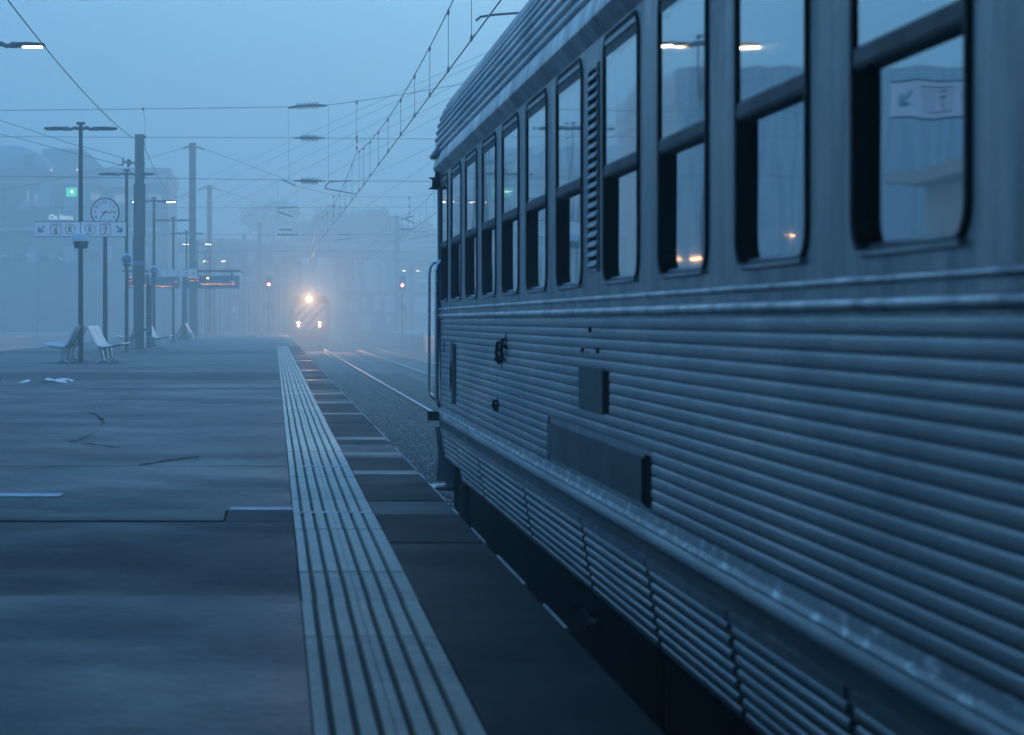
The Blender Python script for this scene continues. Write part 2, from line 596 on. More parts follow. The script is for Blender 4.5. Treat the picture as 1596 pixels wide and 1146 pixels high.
crack([G(130, 641), G(150, 647), G(160, 658), G(152, 672), G(134, 682)], .10, 'black', 'crack')
crack([G(152, 637), G(168, 633)], .14, 'moss', 'crack')
crack([G(180, 631), G(196, 620), G(205, 614), G(222, 610)], .22, 'moss', 'crack')
crack([G(156, 650), G(163, 660)], .16, 'moss', 'crack')
crack([G(38, 584), G(70, 577), G(85, 576)], .35, 'black', 'crack')
crack([G(38, 798), G(60, 783), G(66, 780)], .03, 'black', 'crack')
crack([G(310, 573), G(318, 572)], .35, 'moss', 'crack')
crack([G(255, 552), G(262, 551)], .5, 'moss', 'crack')
crack([G(292, 563), G(300, 562)], .4, 'moss', 'crack')
crack([G(300, 558), G(322, 557)], .4, 'moss', 'crack')
crack([G(340, 586), G(346, 585)], .2, 'moss', 'crack')

# crumpled paper on the platform
def litter(px, py, w, name, label):
    x, yv = G(px, py)
    m_ = MB()
    n = 8
    vs_ = []
    for k in range(n + 1):
        for j in (0, 1):
            vs_.append((x + w * (k / n - .5), yv + (j - .5) * .5 + random.uniform(-.1, .1), .008 + random.uniform(0, .05) * (1 if 0 < k < n else .1)))
    m_.add(vs_, [(2 * k, 2 * k + 2, 2 * k + 3, 2 * k + 1) for k in range(n)])
    o = m_.build(name, 'paper', base=(x, yv, 0))
    md = o.modifiers.new('thickness', 'SOLIDIFY'); md.thickness = .003
    tag(o, label, 'litter')
litter(68, 597, .75, 'paper_scrap', 'long crumpled strip of white paper lying on the platform at the left')
litter(90, 595, .5, 'paper_scrap', 'smaller white paper scrap just right of the long paper strip')

# ---- other platforms
fp = tag(MB().box(10.4, 17.5, 18, 330, -1.9, -.02).build('far_platform', 'conc'), kind='structure')
for yy in range(18, 330, 8):
    inst('coping_slab', MB().box(10.36, 11.0, yy + .01, yy + 7.99, -.12, .012).mesh('coping_slab', 'nosing'), fp)
lp = tag(MB().box(-24, -16.6, 10, 330, -1.9, -.02).build('left_platform', 'conc'), kind='structure')
for yy in range(10, 330, 8):
    inst('coping_slab', MB().box(-17.2, -16.56, yy + .01, yy + 7.99, -.12, .012).mesh('coping_slab', 'nosing'), lp)

# ---- ballast
bed = MB()
bed.add([(PX1 - .1, -14, BED), (10.45, -14, BED), (10.45, 420, BED), (PX1 - .1, 420, BED)], [(0, 1, 2, 3)])
bed.add([(-16.65, -14, BED), (-8.85, -14, BED), (-8.85, 420, BED), (-16.65, 420, BED)], [(0, 1, 2, 3)])
tag(bed.build('ballast', 'ballast'), kind='structure')

def stones(name, x0, x1, y0, y1, n, s0, s1):
    base = np.array([(1, 0, 0), (-1, 0, 0), (0, 1, 0), (0, -1, 0), (0, 0, 1), (0, 0, -.6)], float)
    fc = np.array([(0, 2, 4), (2, 1, 4), (1, 3, 4), (3, 0, 4), (2, 0, 5), (1, 2, 5), (3, 1, 5), (0, 3, 5)])
    u = rng.random(n)
    c = np.stack([rng.uniform(x0, x1, n), y0 * (y1 / y0) ** u, np.full(n, BED + .008) + rng.uniform(-.01, .035, n)], 1)
    s = rng.uniform(s0, s1, (n, 1, 1)) * rng.uniform(.6, 1.2, (n, 1, 3))
    v = base[None] * s * rng.uniform(.7, 1.2, (n, 6, 1))
    a = rng.uniform(0, 2 * PI, n); ca, sa = np.cos(a)[:, None], np.sin(a)[:, None]
    vx = v[:, :, 0] * ca - v[:, :, 1] * sa; vy = v[:, :, 0] * sa + v[:, :, 1] * ca
    v = np.stack([vx, vy, v[:, :, 2]], 2) + c[:, None, :]
    f = (fc[None] + (np.arange(n) * 6)[:, None, None]).reshape(-1, 3)
    me = bpy.data.meshes.new(name)
    me.from_pydata(v.reshape(-1, 3).tolist(), [], f.tolist())
    me.materials.append(MT['stone'])
    o = bpy.data.objects.new(name, me); C.objects.link(o)
    return tag(o, 'grey crushed ballast stones between and beside the rails', 'ballast', kind='stuff')
stones('ballast_stones', .97, 5.2, 19, 95, 26000, .022, .05)

# ---- railway tracks
TRACK = 2.65
GA = .835
def track(cx, y0, y1, name, label):
    t = thing(name, label, 'railway track', (cx, y0, RAIL), 'railway tracks')
    for s in (-1, 1):
        x = cx + s * GA
        prof = [(-.07, -.172), (.07, -.172), (.07, -.160), (.012, -.145), (.009, -.04), (.034, -.03), (.034, -.006), (-.034, -.006), (-.034, -.03), (-.009, -.04), (-.012, -.145), (-.07, -.160)]
        r = MB().prism([(x + a, RAIL + b) for a, b in prof], 'y', y0, y1).build('rail', 'railsteel', t)
        MB().prism([(x - .034, RAIL - .006), (x + .034, RAIL - .006), (x + .026, RAIL), (x - .026, RAIL)], 'y', y0, y1).build('rail_head', 'railhead', r)
    sl = MB()
    yy = y0
    while yy < y1:
        sl.prism([(yy - .13, BED - .05), (yy - .10, RAIL - .173), (yy + .10, RAIL - .173), (yy + .13, BED - .05)], 'x', cx - 1.3, cx + 1.3)
        yy += .6
    tag(sl.build('sleepers', 'sleeper', t), kind='stuff')
track(TRACK, -14, 300, 'railway_track', 'track with the carriage and the oncoming locomotive, beside the platform edge')
track(6.6, 12, 300, 'railway_track', 'empty second track right of the one the locomotive runs on')
track(-11.2, 12, 300, 'railway_track', 'track on the far left beyond the benches and lamp posts')

# ================================================================== PASSENGER CARRIAGE
SX = 1.25                     # side plane
Y0, Y1 = -9.0, 17.6           # near end behind the camera, far end
CX = TRACK
car = thing('passenger_carriage', 'long ribbed stainless steel passenger carriage standing at the platform on the right', 'train carriage', (CX, 4.0, RAIL))
def z(v): return EYE + v

# core: floor, far side and inside lining (dark)
core = MB()
core.box(1.36, 3.95, Y0, Y1 - .05, z(-.95), z(1.15))
core.build('body_core', 'black', car)
# base sheet behind the ribs
side = MB()
side.box(1.262, 1.36, Y0, Y1 - .16, z(-.668), z(.018))
# belt with two half-round ridges
def halfround(zc, hw, x0, d, n=7, skew=0.0, p=1.0):
    return [(x0 - d * max(0, math.sin(PI * k / n)) ** p, zc - hw * math.cos(PI * k / n) + skew * math.sin(PI * k / n)) for k in range(n + 1)]
side.box(1.255, 1.36, Y0, Y1 - .06, z(.0185), z(.096))
sidewall = side.build('side_wall', 'steel', car)
b_ = MB()
b_.prism(halfround(z(.034), .016, 1.256, .016) + [(1.27, z(.05)), (1.27, z(.018))], 'y', Y0, Y1 - .06)
b_.build('belt_moulding', 'rail_trim', car, True)
b_ = MB()
b_.prism(halfround(z(.085), .011, 1.256, .013) + [(1.27, z(.096)), (1.27, z(.074))], 'y', Y0, Y1 - .06)
b_.build('belt_moulding', 'rail_trim', car, True)
# lower moulding: scuffed ledge, big half round, flat band
lo = MB()
lo.prism([(1.2525, z(-.640)), (1.2475, z(-.672)), (1.240, z(-.688)), (1.240, z(-.694)), (1.30, z(-.694)), (1.30, z(-.640))], 'y', Y0, Y1 - .07)
MT['ledge'] = surf('scuffed steel ledge', (.30, .31, .32), (.66, .67, .69), 15, .45, .35, 1.0, .1, 60, (1, .6, 1.5), contrast=(.53, .62), grit=.12)
lo.build('scuffed_ledge', 'ledge', car)
lo = MB()
lo.prism([(1.264, z(-.6945)), (1.256, z(-.702)), (1.249, z(-.716)), (1.246, z(-.732)), (1.248, z(-.746)), (1.255, z(-.756)), (1.262, z(-.758)), (1.30, z(-.758)), (1.30, z(-.6945))], 'y', Y0, Y1 - .06)
lo.build('lower_moulding', 'steel_rib', car, True)
lo = MB()
lo.prism([(1.262, z(-.758)), (1.262, z(-.805)), (1.32, z(-.805)), (1.32, z(-.758))], 'y', Y0, Y1 - .06)
lo.build('sill_band', 'steel_plate', car)

# ribs of the side sheet, cut where plates and brackets sit
PLATES = [(-.36, -.185, 8.80, 9.49, 8.64), (-.622, -.467, 7.87, 10.59, 7.67)]
GAPS = [(a, b, g, y1) for a, b, y0, y1, g in PLATES] + [(-.225, -.12, 12.72, 12.86), (-.20, -.10, 12.46, 12.56), (-.255, -.20, 12.70, 12.76),
        (-.51, -.445, 12.92, 13.04), (-.58, -.17, 15.92, 16.42), (-.215, -.17, 17.0, 17.12)]
def pieces(vc, y0, y1):
    out = [(y0, y1)]
    for a, b, g0, g1 in GAPS:
        if a - .012 < vc < b + .012:
            nw = []
            for p, q in out:
                if g1 <= p or g0 >= q: nw.append((p, q)); continue
                if g0 > p: nw.append((p, g0))
                if g1 < q: nw.append((g1, q))
            out = nw
    return out
NR = 16
pitch = (.010 + .638) / NR
for i in range(NR):
    vc = -.638 + pitch * (i + .5)
    for p, q in pieces(vc, Y0, Y1 - .20):
        m_ = MB().prism(halfround(z(vc), pitch * .465, 1.263, .0115, 14, .0, .3) + [(1.275, z(vc + pitch * .45)), (1.275, z(vc - pitch * .45))], 'y', p, q)
        m_.build('rib', 'steel_rib', sidewall, True)
# cover plates
for (a, b, y0, y1, g) in PLATES:
    if y1 - y0 > 1.5:
        for p, q in ((y0, 9.425), (9.431, y1)):
            MB().box(1.2488, 1.30, p, q, z(a), z(b)).build('cover_plate', 'steel_plate', car)
    else:
        MB().box(1.2484, 1.30, y0, y1, z(a), z(b)).build('cover_plate', 'steel_plate', car)
for (a, b, y0, y1, g) in PLATES:       # black strip painting the shadow in the gap at each plate's near side
    MB().box(1.2612, 1.2635, g - .012, y0 + .02, z(a - .012), z(b + .012)).build('plate_gap_shade', 'black', car)
for a, b, y0, y1 in ((-.228, -.117, 12.70, 12.88), (-.203, -.097, 12.44, 12.58), (-.513, -.442, 12.90, 13.06), (-.585, -.165, 15.9, 16.44)):
    MB().box(1.2612, 1.2635, y0, y1, z(a), z(b)).build('mounting_slot', 'black', car)
for yy, vv in ((12.79, -.16), (12.79, -.20), (12.51, -.14), (12.98, -.478)):
    MB().box(1.2405, 1.262, yy - .075, yy + .075, z(vv - .009), z(vv + .009)).build('bracket_bar', 'black', car)
# bracket hooks in the gaps
for yy, v0, v1 in ((12.79, -.235, -.125), (12.51, -.215, -.105), (12.98, -.50, -.455)):
    MB().tube([(1.262, yy, z(v1)), (1.235, yy, z(v1 + .005)), (1.228, yy, z((v0 + v1) / 2)), (1.24, yy, z(v0)), (1.262, yy, z(v0 + .004))], .011, 6).build('bracket_hook', 'black', car, True)
# small rivet heads
for px, py in ((924, 514), (912, 546), (936, 547), (775, 560)):
    Yq = SX * F / (px - 428)
    v = -(py - 500) * Yq / F
    MB().lathe([(.012, 0), (.012, -.006), (.006, -.012)], (1.244, Yq, z(v)), 'x', 8).build('bolt_head', 'black', car)
# slender double hasp by the end door
MB().box(1.236, 1.29, 16.10, 16.19, z(-.57), z(-.175)).build('door_post', 'steel', car)
MB().box(1.240, 1.29, 16.24, 16.34, z(-.50), z(-.185)).build('door_post', 'steel_plate', car)
for yy, o in ((16.145, 1.2325), (16.29, 1.2365)):
    MB().prism([(yy, z(-.28)), (yy - .028, z(-.34)), (yy - .03, z(-.42)), (yy, z(-.48)), (yy + .03, z(-.42)), (yy + .028, z(-.34))], 'x', o, o + .012).build('hand_slot', 'black', car)

# skirt of ribbed panels
seams = [17.46, 16.05, 14.29, 11.66, 9.45, 7.79, 6.39, 5.05, 3.7, 2.35, 1.0, -.35, -2.5, -5, -8.95]
def skx(v): return 1.252 + .045 * max(0, (-.805 - v) / .3) ** 1.3
skirt_core = MB()
cp = [(skx(v) + .014, z(v)) for v in np.linspace(-.805, -1.115, 7)]
for k, (a, b) in enumerate(zip(seams[1:], seams[:-1])):
    if k == 0:
        skirt_core.prism([(skx(v) + .014, z(v)) for v in np.linspace(-.805, -1.04, 6)] + [(1.40, z(-1.04)), (1.40, z(-.805))], 'y', a, b)
    else:
        skirt_core.prism(cp + [(1.40, z(-1.115)), (1.40, z(-.805))], 'y', a, b)
skirt = skirt_core.build('skirt', 'darkbody', car, True)
for k, (a, b) in enumerate(zip(seams[1:], seams[:-1])):
    top = -.803
    MB().prism([(skx(top) - .004, z(top)), (skx(top) - .002, z(top - .03)), (1.29, z(top - .03)), (1.29, z(top))], 'y', a + .02, b - .02).build('skirt_rail', 'steel', car)
    nr = 5 if k == 0 else 7
    for i in range(nr):
        vc = top - .03 - .0402 * (i + .52)
        x0 = skx(vc) + .015
        m_ = MB().prism(halfround(z(vc), .0168, x0, .014, 10, .0, .45) + [(x0 + .012, z(vc + .0165)), (x0 + .012, z(vc - .0165))], 'y', a + .035, b - .035)
        m_.build('skirt_rib', 'steel_rib', skirt, True)
    # vertical seam strip
    MB().prism([(skx(-.83) + .006, z(-.825)), (skx(-1.0) + .006, z(-1.0)), (skx(-1.1) + .004, z(-1.1)), (1.34, z(-1.1)), (1.34, z(-.825))], 'y', a - .012, a + .012).build('seam_strip', 'steel_plate', car)

# windows
WB, WT = .14, 1.075
wins = [(-8.44 + 1.26 * k, .84) for k in range(14)]            # ... 4.16, 5.42, 6.68, 7.94
wins = [(4.16 - 1.26 * k, .84) for k in range(10, 0, -1)] + [(4.16 + 1.26 * k, .84) for k in range(4)] + [(9.40 + 1.22 * k, .84) for k in range(6)] + [(16.70, .62)]
def loop(y0, y1, v0, v1, r, n=5):
    """rounded rectangle, counter-clockwise seen from -X: list of (y, z)"""
    pts = []
    for cy, cv, a0 in ((y1 - r, v1 - r, 0), (y0 + r, v1 - r, 90), (y0 + r, v0 + r, 180), (y1 - r, v0 + r, 270)):
        for k in range(n + 1):
            a = R(a0 + 90 * k / n)
            pts.append((cy + r * math.cos(a), z(cv + r * math.sin(a))))
    return pts
upper = MB()
XW = 1.254
LO, HI = .096, 1.090
for i, (wy, ww) in enumerate(wins):
    a = Y0 if i == 0 else (wins[i - 1][0] + wins[i - 1][1] + wy) / 2
    b = Y1 - .20 if i == len(wins) - 1 else (wy + ww + wins[i + 1][0]) / 2
    inner = loop(wy, wy + ww, WB, WT, .085)
    oc = [(b, z(HI)), (a, z(HI)), (a, z(LO)), (b, z(LO))]
    vs_ = [(XW, p[0], p[1]) for p in inner] + [(XW, p[0], p[1]) for p in oc]
    fs_ = []
    for c_ in range(4):
        for k in range(5):
            fs_.append((24 + c_, c_ * 6 + k, c_ * 6 + k + 1))
        fs_.append((24 + c_, c_ * 6 + 5, ((c_ + 1) % 4) * 6, 24 + (c_ + 1) % 4))
    upper.add(vs_, fs_)
up_wall = upper.build('window_wall', 'steel', car)

def window_parts(ww):
    ga = MB()
    o_, i_ = loop(-.012, ww + .012, WB - .006, WT + .006, .095), loop(.022, ww - .022, WB + .014, WT - .016, .07)
    n = len(o_)
    rows = [[(1.2535, p[0], p[1]) for p in o_]]
    mid = [((p[0] * .7 + q[0] * .3), (p[1] * .7 + q[1] * .3)) for p, q in zip(o_, i_)]
    rows += [[(1.2445, p[0], p[1]) for p in mid], [(1.2465, p[0], p[1]) for p in i_], [(1.325, p[0], p[1]) for p in i_]]
    for r in rows: ga.v += r
    for q in range(len(rows) - 1):
        for k in range(n):
            k2 = (k + 1) % n
            ga.f.append((q * n + k, q * n + k2, (q + 1) * n + k2, (q + 1) * n + k))
    t1 = MB().box(1.2475, 1.275, .03, ww - .03, z(1.036), z(1.056))
    t2 = MB().box(1.2505, 1.275, .024, ww - .024, z(.996), z(1.030))
    tr = MB().prism([(1.250, z(.540)), (1.2465, z(.550)), (1.2475, z(.580)), (1.2515, z(.588)), (1.2765, z(.588)), (1.2765, z(.540))], 'y', .023, ww - .023)
    si = MB().prism([(1.238, z(.136)), (1.238, z(.147)), (1.258, z(.152)), (1.276, z(.166)), (1.276, z(.136))], 'y', .03, ww - .05)
    up = MB().box(1.2525, 1.258, .0225, ww - .0225, z(.57), z(1.02))
    dn = MB().box(1.2766, 1.282, .0, ww, z(WB), z(.57))
    return [('window', ga.mesh('window', 'rubber', True)), ('top_rail', t1.mesh('top_rail', 'steel')), ('top_rail', t2.mesh('top_rail', 'steel_plate')),
            ('transom', tr.mesh('transom', 'steel_plate')), ('sill', si.mesh('sill', 'steel')), ('pane', up.mesh('pane', 'glass')), ('pane', dn.mesh('pane', 'glass'))]
WM = {w: window_parts(w) for w in (.84, .62)}
cb = WORLD[car.name]
for wy, ww in wins:
    ps = WM[ww]
    w_ = inst('window', ps[0][1], car, (-cb[0], wy - cb[1], -cb[2]))
    for nm, me in ps[1:]:
        inst(nm, me, w_)
# louvre between two windows
lv = MB()
for (a, b, c_, d) in ((8.915, 8.935, .19, 1.0), (9.185, 9.205, .19, 1.0), (8.935, 9.185, .19, .205), (8.935, 9.185, .985, 1.0)):
    lv.box(1.246, 1.262, a, b, z(c_), z(d))
louv = lv.build('louvre', 'steel', car)
MB().box(1.2515, 1.2535, 8.935, 9.185, z(.205), z(.985)).build('louvre_recess', 'black', louv)
for k in range(20):
    v = .212 + .0385 * k
    MB().prism([(1.2512, z(v + .024)), (1.2380, z(v + .002)), (1.2400, z(v - .002)), (1.2512, z(v + .014))], 'y', 8.937, 9.183).build('louvre_slat', 'steel', louv)

# cant rail band and gutter, then the ribbed roof
cr = MB()
cr.prism([(1.254, z(1.0905)), (1.248, z(1.096)), (1.214, z(1.138)), (1.205, z(1.150)), (1.206, z(1.165)), (1.222, z(1.238)), (1.232, z(1.246)), (1.30, z(1.246)), (1.30, z(1.0905))], 'y', Y0, Y1 - .02)
cr.build('cant_rail', 'rail_trim', car, True)
def roofp(t):
    n = 2.7
    c_, s_ = abs(math.cos(t)) ** (2 / n), math.sin(t) ** (2 / n)
    return (CX - 1.42 * (c_ if t < PI / 2 else -c_), z(1.2 + .85 * s_))
ts = np.linspace(.004, PI - .004, 61)
pr = [roofp(t) for t in ts]
rf = MB().prism(pr + [(pr[-1][0], z(1.1)), (pr[0][0] + .05, z(1.1))], 'y', Y0, Y1 + .05)
roof = rf.build('roof', 'steel', car, True)
dense = [roofp(t) for t in np.linspace(.004, PI / 2, 1200)]
acc, nxt, cnt = 0, .052, 0
for p, q in zip(dense[:-1], dense[1:]):
    d = math.hypot(q[0] - p[0], q[1] - p[1])
    acc += d
    if acc > nxt and cnt < 16:
        tx, tz = (q[0] - p[0]) / d, (q[1] - p[1]) / d
        nx, nz = -tz, tx
        hw, dp = .021, .017
        prof = []
        for k in range(8):
            a = PI * k / 7
            u, w = -hw * math.cos(a), dp * math.sin(a) - .002
            prof.append((p[0] + tx * u + nx * w, p[1] + tz * u + nz * w))
        MB().prism(prof, 'y', Y0, Y1 + (.05 if cnt > 1 else -.12)).build('roof_rib', 'steel_roof', roof, True)
        nxt += .056
        cnt += 1
# eave end piece
MB().prism([(1.19, z(1.232)), (1.185, z(1.255)), (1.235, z(1.33)), (1.30, z(1.33)), (1.30, z(1.232))], 'y', Y1 - .5, Y1 + .06).build('eave_end', 'steel', car)
# end wall, corner post, dark door recess, gangway
en = MB()
en.box(1.30, 4.0, Y1 - .05, Y1, z(-.9), z(1.2))
en.build('end_wall', 'darkbody', car)
MB().prism([(1.228, z(-1.22)), (1.262, z(-.66)), (1.244, z(.0)), (1.24, z(1.15)), (1.36, z(1.15)), (1.36, z(-1.22))][::1], 'y', Y1 - .07, Y1 + .02).build('corner_post', 'steel', car)
MB().box(1.2605, 1.36, Y1 - .20, Y1 - .07, z(-.66), z(1.089)).build('door_recess', 'black', car)
MB().box(1.95, 3.35, Y1, Y1 + .35, z(-.9), z(1.35)).build('gangway', 'rubber', car)
MB().prism([(1.215, z(-.80)), (1.235, z(-.95)), (1.275, z(-1.12)), (1.30, z(-1.24)), (1.42, z(-1.24)), (1.42, z(-.80))], 'y', Y1 - .10, Y1 + .03).build('end_skirt', 'steel', car)
MB().box(1.12, 1.42, Y1 - .35, Y1 + .02, z(-1.27), z(-1.245)).build('footboard', 'rail_trim', car)
# handrails
def rail_tube(x, yy, v0, v1, r, mat, xin):
    pts = [(xin, yy, z(v1 + .06)), (x + .03, yy, z(v1 + .05)), (x + .008, yy, z(v1 + .02)), (x, yy, z(v1 - .03)), (x, yy, z(v0 + .08)), (x + .01, yy, z(v0 + .03)), (x + .05, yy, z(v0 - .01)), (xin, yy, z(v0 - .02))]
    MB().tube(pts, r, 10).build('handrail', mat, car, True)
rail_tube(1.183, Y1 + .06, -.60, .39, .012, 'chrome', 1.30)
rail_tube(1.225, Y1 - .14, -.66, .40, .016, 'chrome', 1.30)
# lamp bracket near the roof and lower bracket
MB().prism([(1.172, z(1.005)), (1.20, z(1.02)), (1.205, z(1.075)), (1.178, z(1.09)), (1.25, z(1.09)), (1.25, z(1.0))], 'y', Y1 - .05, Y1 + .05).build('lamp_bracket', 'black', car)
MB().tube([(1.235, Y1 - .16, z(1.16)), (1.225, Y1 - .16, z(1.10)), (1.235, Y1 - .16, z(1.0))], .016, 8).build('lamp_arm', 'black', car)
MB().box(1.168, 1.25, Y1 - .06, Y1 + .06, z(-.76), z(-.69)).build('step_bracket', 'black', car)
# underframe, bogie, pipes
un = MB()
un.box(1.55, 3.75, Y0, Y1 - .1, z(-1.25), z(-.95))
for a, b in ((9.6, 10.9), (6.5, 8.4), (2.5, 5.0)):
    un.box(1.42, 2.2, a, b, z(-1.7), z(-1.2))
un.box(1.40, 3.8, 8.5, 12.2, z(-1.85), z(-1.1))  # this box and the next are added to keep the underside dark
un.box(1.40, 3.7, 12.2, 17.5, z(-1.88), z(-1.0))
un.build('underframe', 'black', car)
def bogie(yc):
    fr = MB()
    for s in (-1, 1):
        x = CX + s * 1.05
        fr.prism([(yc - 1.75, z(-1.45)), (yc - 1.6, z(-1.35)), (yc - .6, z(-1.35)), (yc - .3, z(-1.5)), (yc + .3, z(-1.5)), (yc + .6, z(-1.35)), (yc + 1.6, z(-1.35)), (yc + 1.75, z(-1.45)), (yc + 1.6, z(-1.6)), (yc + .5, z(-1.62)), (yc, z(-1.7)), (yc - .5, z(-1.62)), (yc - 1.6, z(-1.6))], 'x', x - .06, x + .06)
    fr.box(CX - 1.0, CX + 1.0, yc - .2, yc + .2, z(-1.6), z(-1.3))
    bo = fr.build('bogie', 'black', car)
    for dy in (-1.25, 1.25):
        for s in (-1, 1):
            MB().lathe([(.44, -.06), (.475, -.055), (.475, -.035), (.44, -.03), (.44, .06), (.3, .065), (.1, .09)], (CX + s * .85, yc + dy, RAIL + .44), 'x', 28).build('wheel', 'black', bo, True)
            MB().lathe([(.13, -.1), (.13, .08), (.09, .11)], (CX + s * 1.12, yc + dy, RAIL + .45), 'x', 14).build('axle_box', 'black', bo, True)
bogie(14.2)
bogie(-4.0)
MB().tube([(1.33, 15.9, z(-.95)), (1.325, 15.9, z(-1.5)), (1.36, 15.95, z(-1.75))], .018, 8).build('air_pipe', 'black', car, True)
MB().tube([(1.36, 17.2, z(-1.0)), (1.35, 17.15, z(-1.4)), (1.42, 17.0, z(-1.6))], .02, 8).build('air_pipe', 'black', car, True)
MB().lathe([(.05, -.05), (.06, 0), (.05, .09)], (1.40, 10.05, z(-1.30)), 'x', 14).build('valve_cap', 'chrome', car, True)

# ================================================================== LOCOMOTIVE
LX, LY = 2.52, 164.0
loco = thing('locomotive', 'orange locomotive with white diagonal stripes and lit headlights approaching through the fog', 'locomotive', (LX, LY, RAIL))
bp_ = []
W2, HB = 1.42, 3.9
for k in range(25):
    a = PI * k / 24
    c_, s_ = math.cos(a), math.sin(a)
    bp_.append((LX + W2 * (abs(c_) ** .55) * (1 if c_ > 0 else -1), RAIL + 3.0 + .92 * (s_ ** .7)))
body = MB().prism([(LX + W2, RAIL + 1.0)] + bp_ + [(LX - W2, RAIL + 1.0)], 'y', LY, LY + 15).build('body', 'locodark', loco, True)
MB().box(LX - 1.12, LX + 1.12, LY - .035, LY + .02, RAIL + 1.38, RAIL + 3.22).build('front_panel', 'orange', loco)
# white diagonal stripes clipped to the panel
def clip(poly, x0, x1, z0, z1):
    def cut(pts, f, inter):
        out = []
        for i in range(len(pts)):
            a, b = pts[i], pts[(i + 1) % len(pts)]
            if f(a): out.append(a)
            if f(a) != f(b): out.append(inter(a, b))
        return out
    def ix(c):
        return lambda a, b: (c, a[1] + (b[1] - a[1]) * (c - a[0]) / (b[0] - a[0]))
    def iz(c):
        return lambda a, b: (a[0] + (b[0] - a[0]) * (c - a[1]) / (b[1] - a[1]), c)
    for f, i_ in ((lambda p: p[0] >= x0, ix(x0)), (lambda p: p[0] <= x1, ix(x1)), (lambda p: p[1] >= z0, iz(z0)), (lambda p: p[1] <= z1, iz(z1))):
        if len(poly) < 3: return []
        poly = cut(poly, f, i_)
    return poly
for k in range(-6, 8):
    a = LX - 1.1 + k * .70
    q = clip([(a, RAIL + 1.3), (a + .36, RAIL + 1.3), (a + .36 + 2.0 * .95, RAIL + 3.3), (a + 2.0 * .95, RAIL + 3.3)], LX - 1.11, LX + 1.11, RAIL + 1.39, RAIL + 3.21)
    if len(q) > 2:
        MB().prism(q, 'y', LY - .042, LY - .03).build('stripe', 'locowhite', loco)
for s in (-1, 1):
    MB().box(LX + s * .78 - .42, LX + s * .78 + .42, LY - .02, LY + .03, RAIL + 3.28, RAIL + 3.72).build('cab_window', 'bld_glass', loco)
hz = EYE + (500 - 466) * LY / F
hl = MB().lathe([(.24, .1), (.24, -.14), (.20, -.16)], (LX - .08, LY, hz), 'y', 24).build('headlight', 'locodark', loco, True)
MB().lathe([(.185, -.15), (.185, -.172)], (LX - .08, LY, hz), 'y', 24).build('lens', 'headlight', hl)
for px in (465, 498):
    X_ = (px - 428) * LY / F
    for py, mt_, rr in ((503.3, 'marker_white', .085), (508.3, 'marker_red', .08)):
        zz = EYE + (500 - py) * LY / F
        h_ = MB().lathe([(rr + .03, .0), (rr + .03, -.09)], (X_, LY - .03, zz), 'y', 18).build('marker_lamp', 'locodark', loco)
        MB().lathe([(rr, -.09), (rr, -.115)], (X_, LY - .03, zz), 'y', 18).build('lens', mt_, h_)
bf = MB().box(LX - 1.35, LX + 1.35, LY - .2, LY + .1, RAIL + .92, RAIL + 1.3)
bf.build('buffer_beam', 'locodark', loco)
for s in (-1, 1):
    MB().lathe([(.09, 0), (.09, -.35), (.24, -.36), (.24, -.42)], (LX + s * .98, LY - .2, RAIL + 1.06), 'y', 18).build('buffer', 'locodark', loco, True)
MB().prism([(LX - 1.2, RAIL + .25), (LX + 1.2, RAIL + .25), (LX + 1.3, RAIL + .9), (LX - 1.3, RAIL + .9)], 'y', LY - .1, LY + .1).build('snow_plough', 'locodark', loco)
MB().box(LX - 1.2, LX + 1.2, LY + .3, LY + 14.5, RAIL + .35, RAIL + 1.0).build('underframe', 'black', loco)
for k in range(6):
    for s in (-1, 1):
        MB().lathe([(.5, -.06), (.5, .06)], (LX + s * GA, LY + (1.6, 3.4, 5.2, 9.8, 11.6, 13.4)[k], RAIL + .5), 'x', 20).build('wheel', 'black', loco)
def lamp_light(name, loc, col, energy, size, parent):
    l = bpy.data.lights.new(name, 'SPOT')
    l.energy, l.color, l.shadow_soft_size = energy, col, size
    l.spot_size, l.spot_blend = R(150), .5
    o = bpy.data.objects.new(name, l)
    C.objects.link(o)
    o.parent = parent
    b = WORLD[parent.name]
    o.location = (loc[0] - b[0], loc[1] - b[1], loc[2] - b[2])
    o.rotation_euler = (R(-90), 0, 0)      # shines along -Y, down the track
lamp_light('headlight_light', (LX - .08, LY - .2, hz), (1.0, .48, .24), 1150, .12, loco)
lamp_light('marker_light', (P(465, 505, LY)[0], LY - .17, P(465, 505, LY)[2]), (1.0, .52, .34), 80, .08, loco)
lamp_light('marker_light', (P(498, 505, LY)[0], LY - .17, P(498, 505, LY)[2]), (1.0, .52, .34), 80, .08, loco)

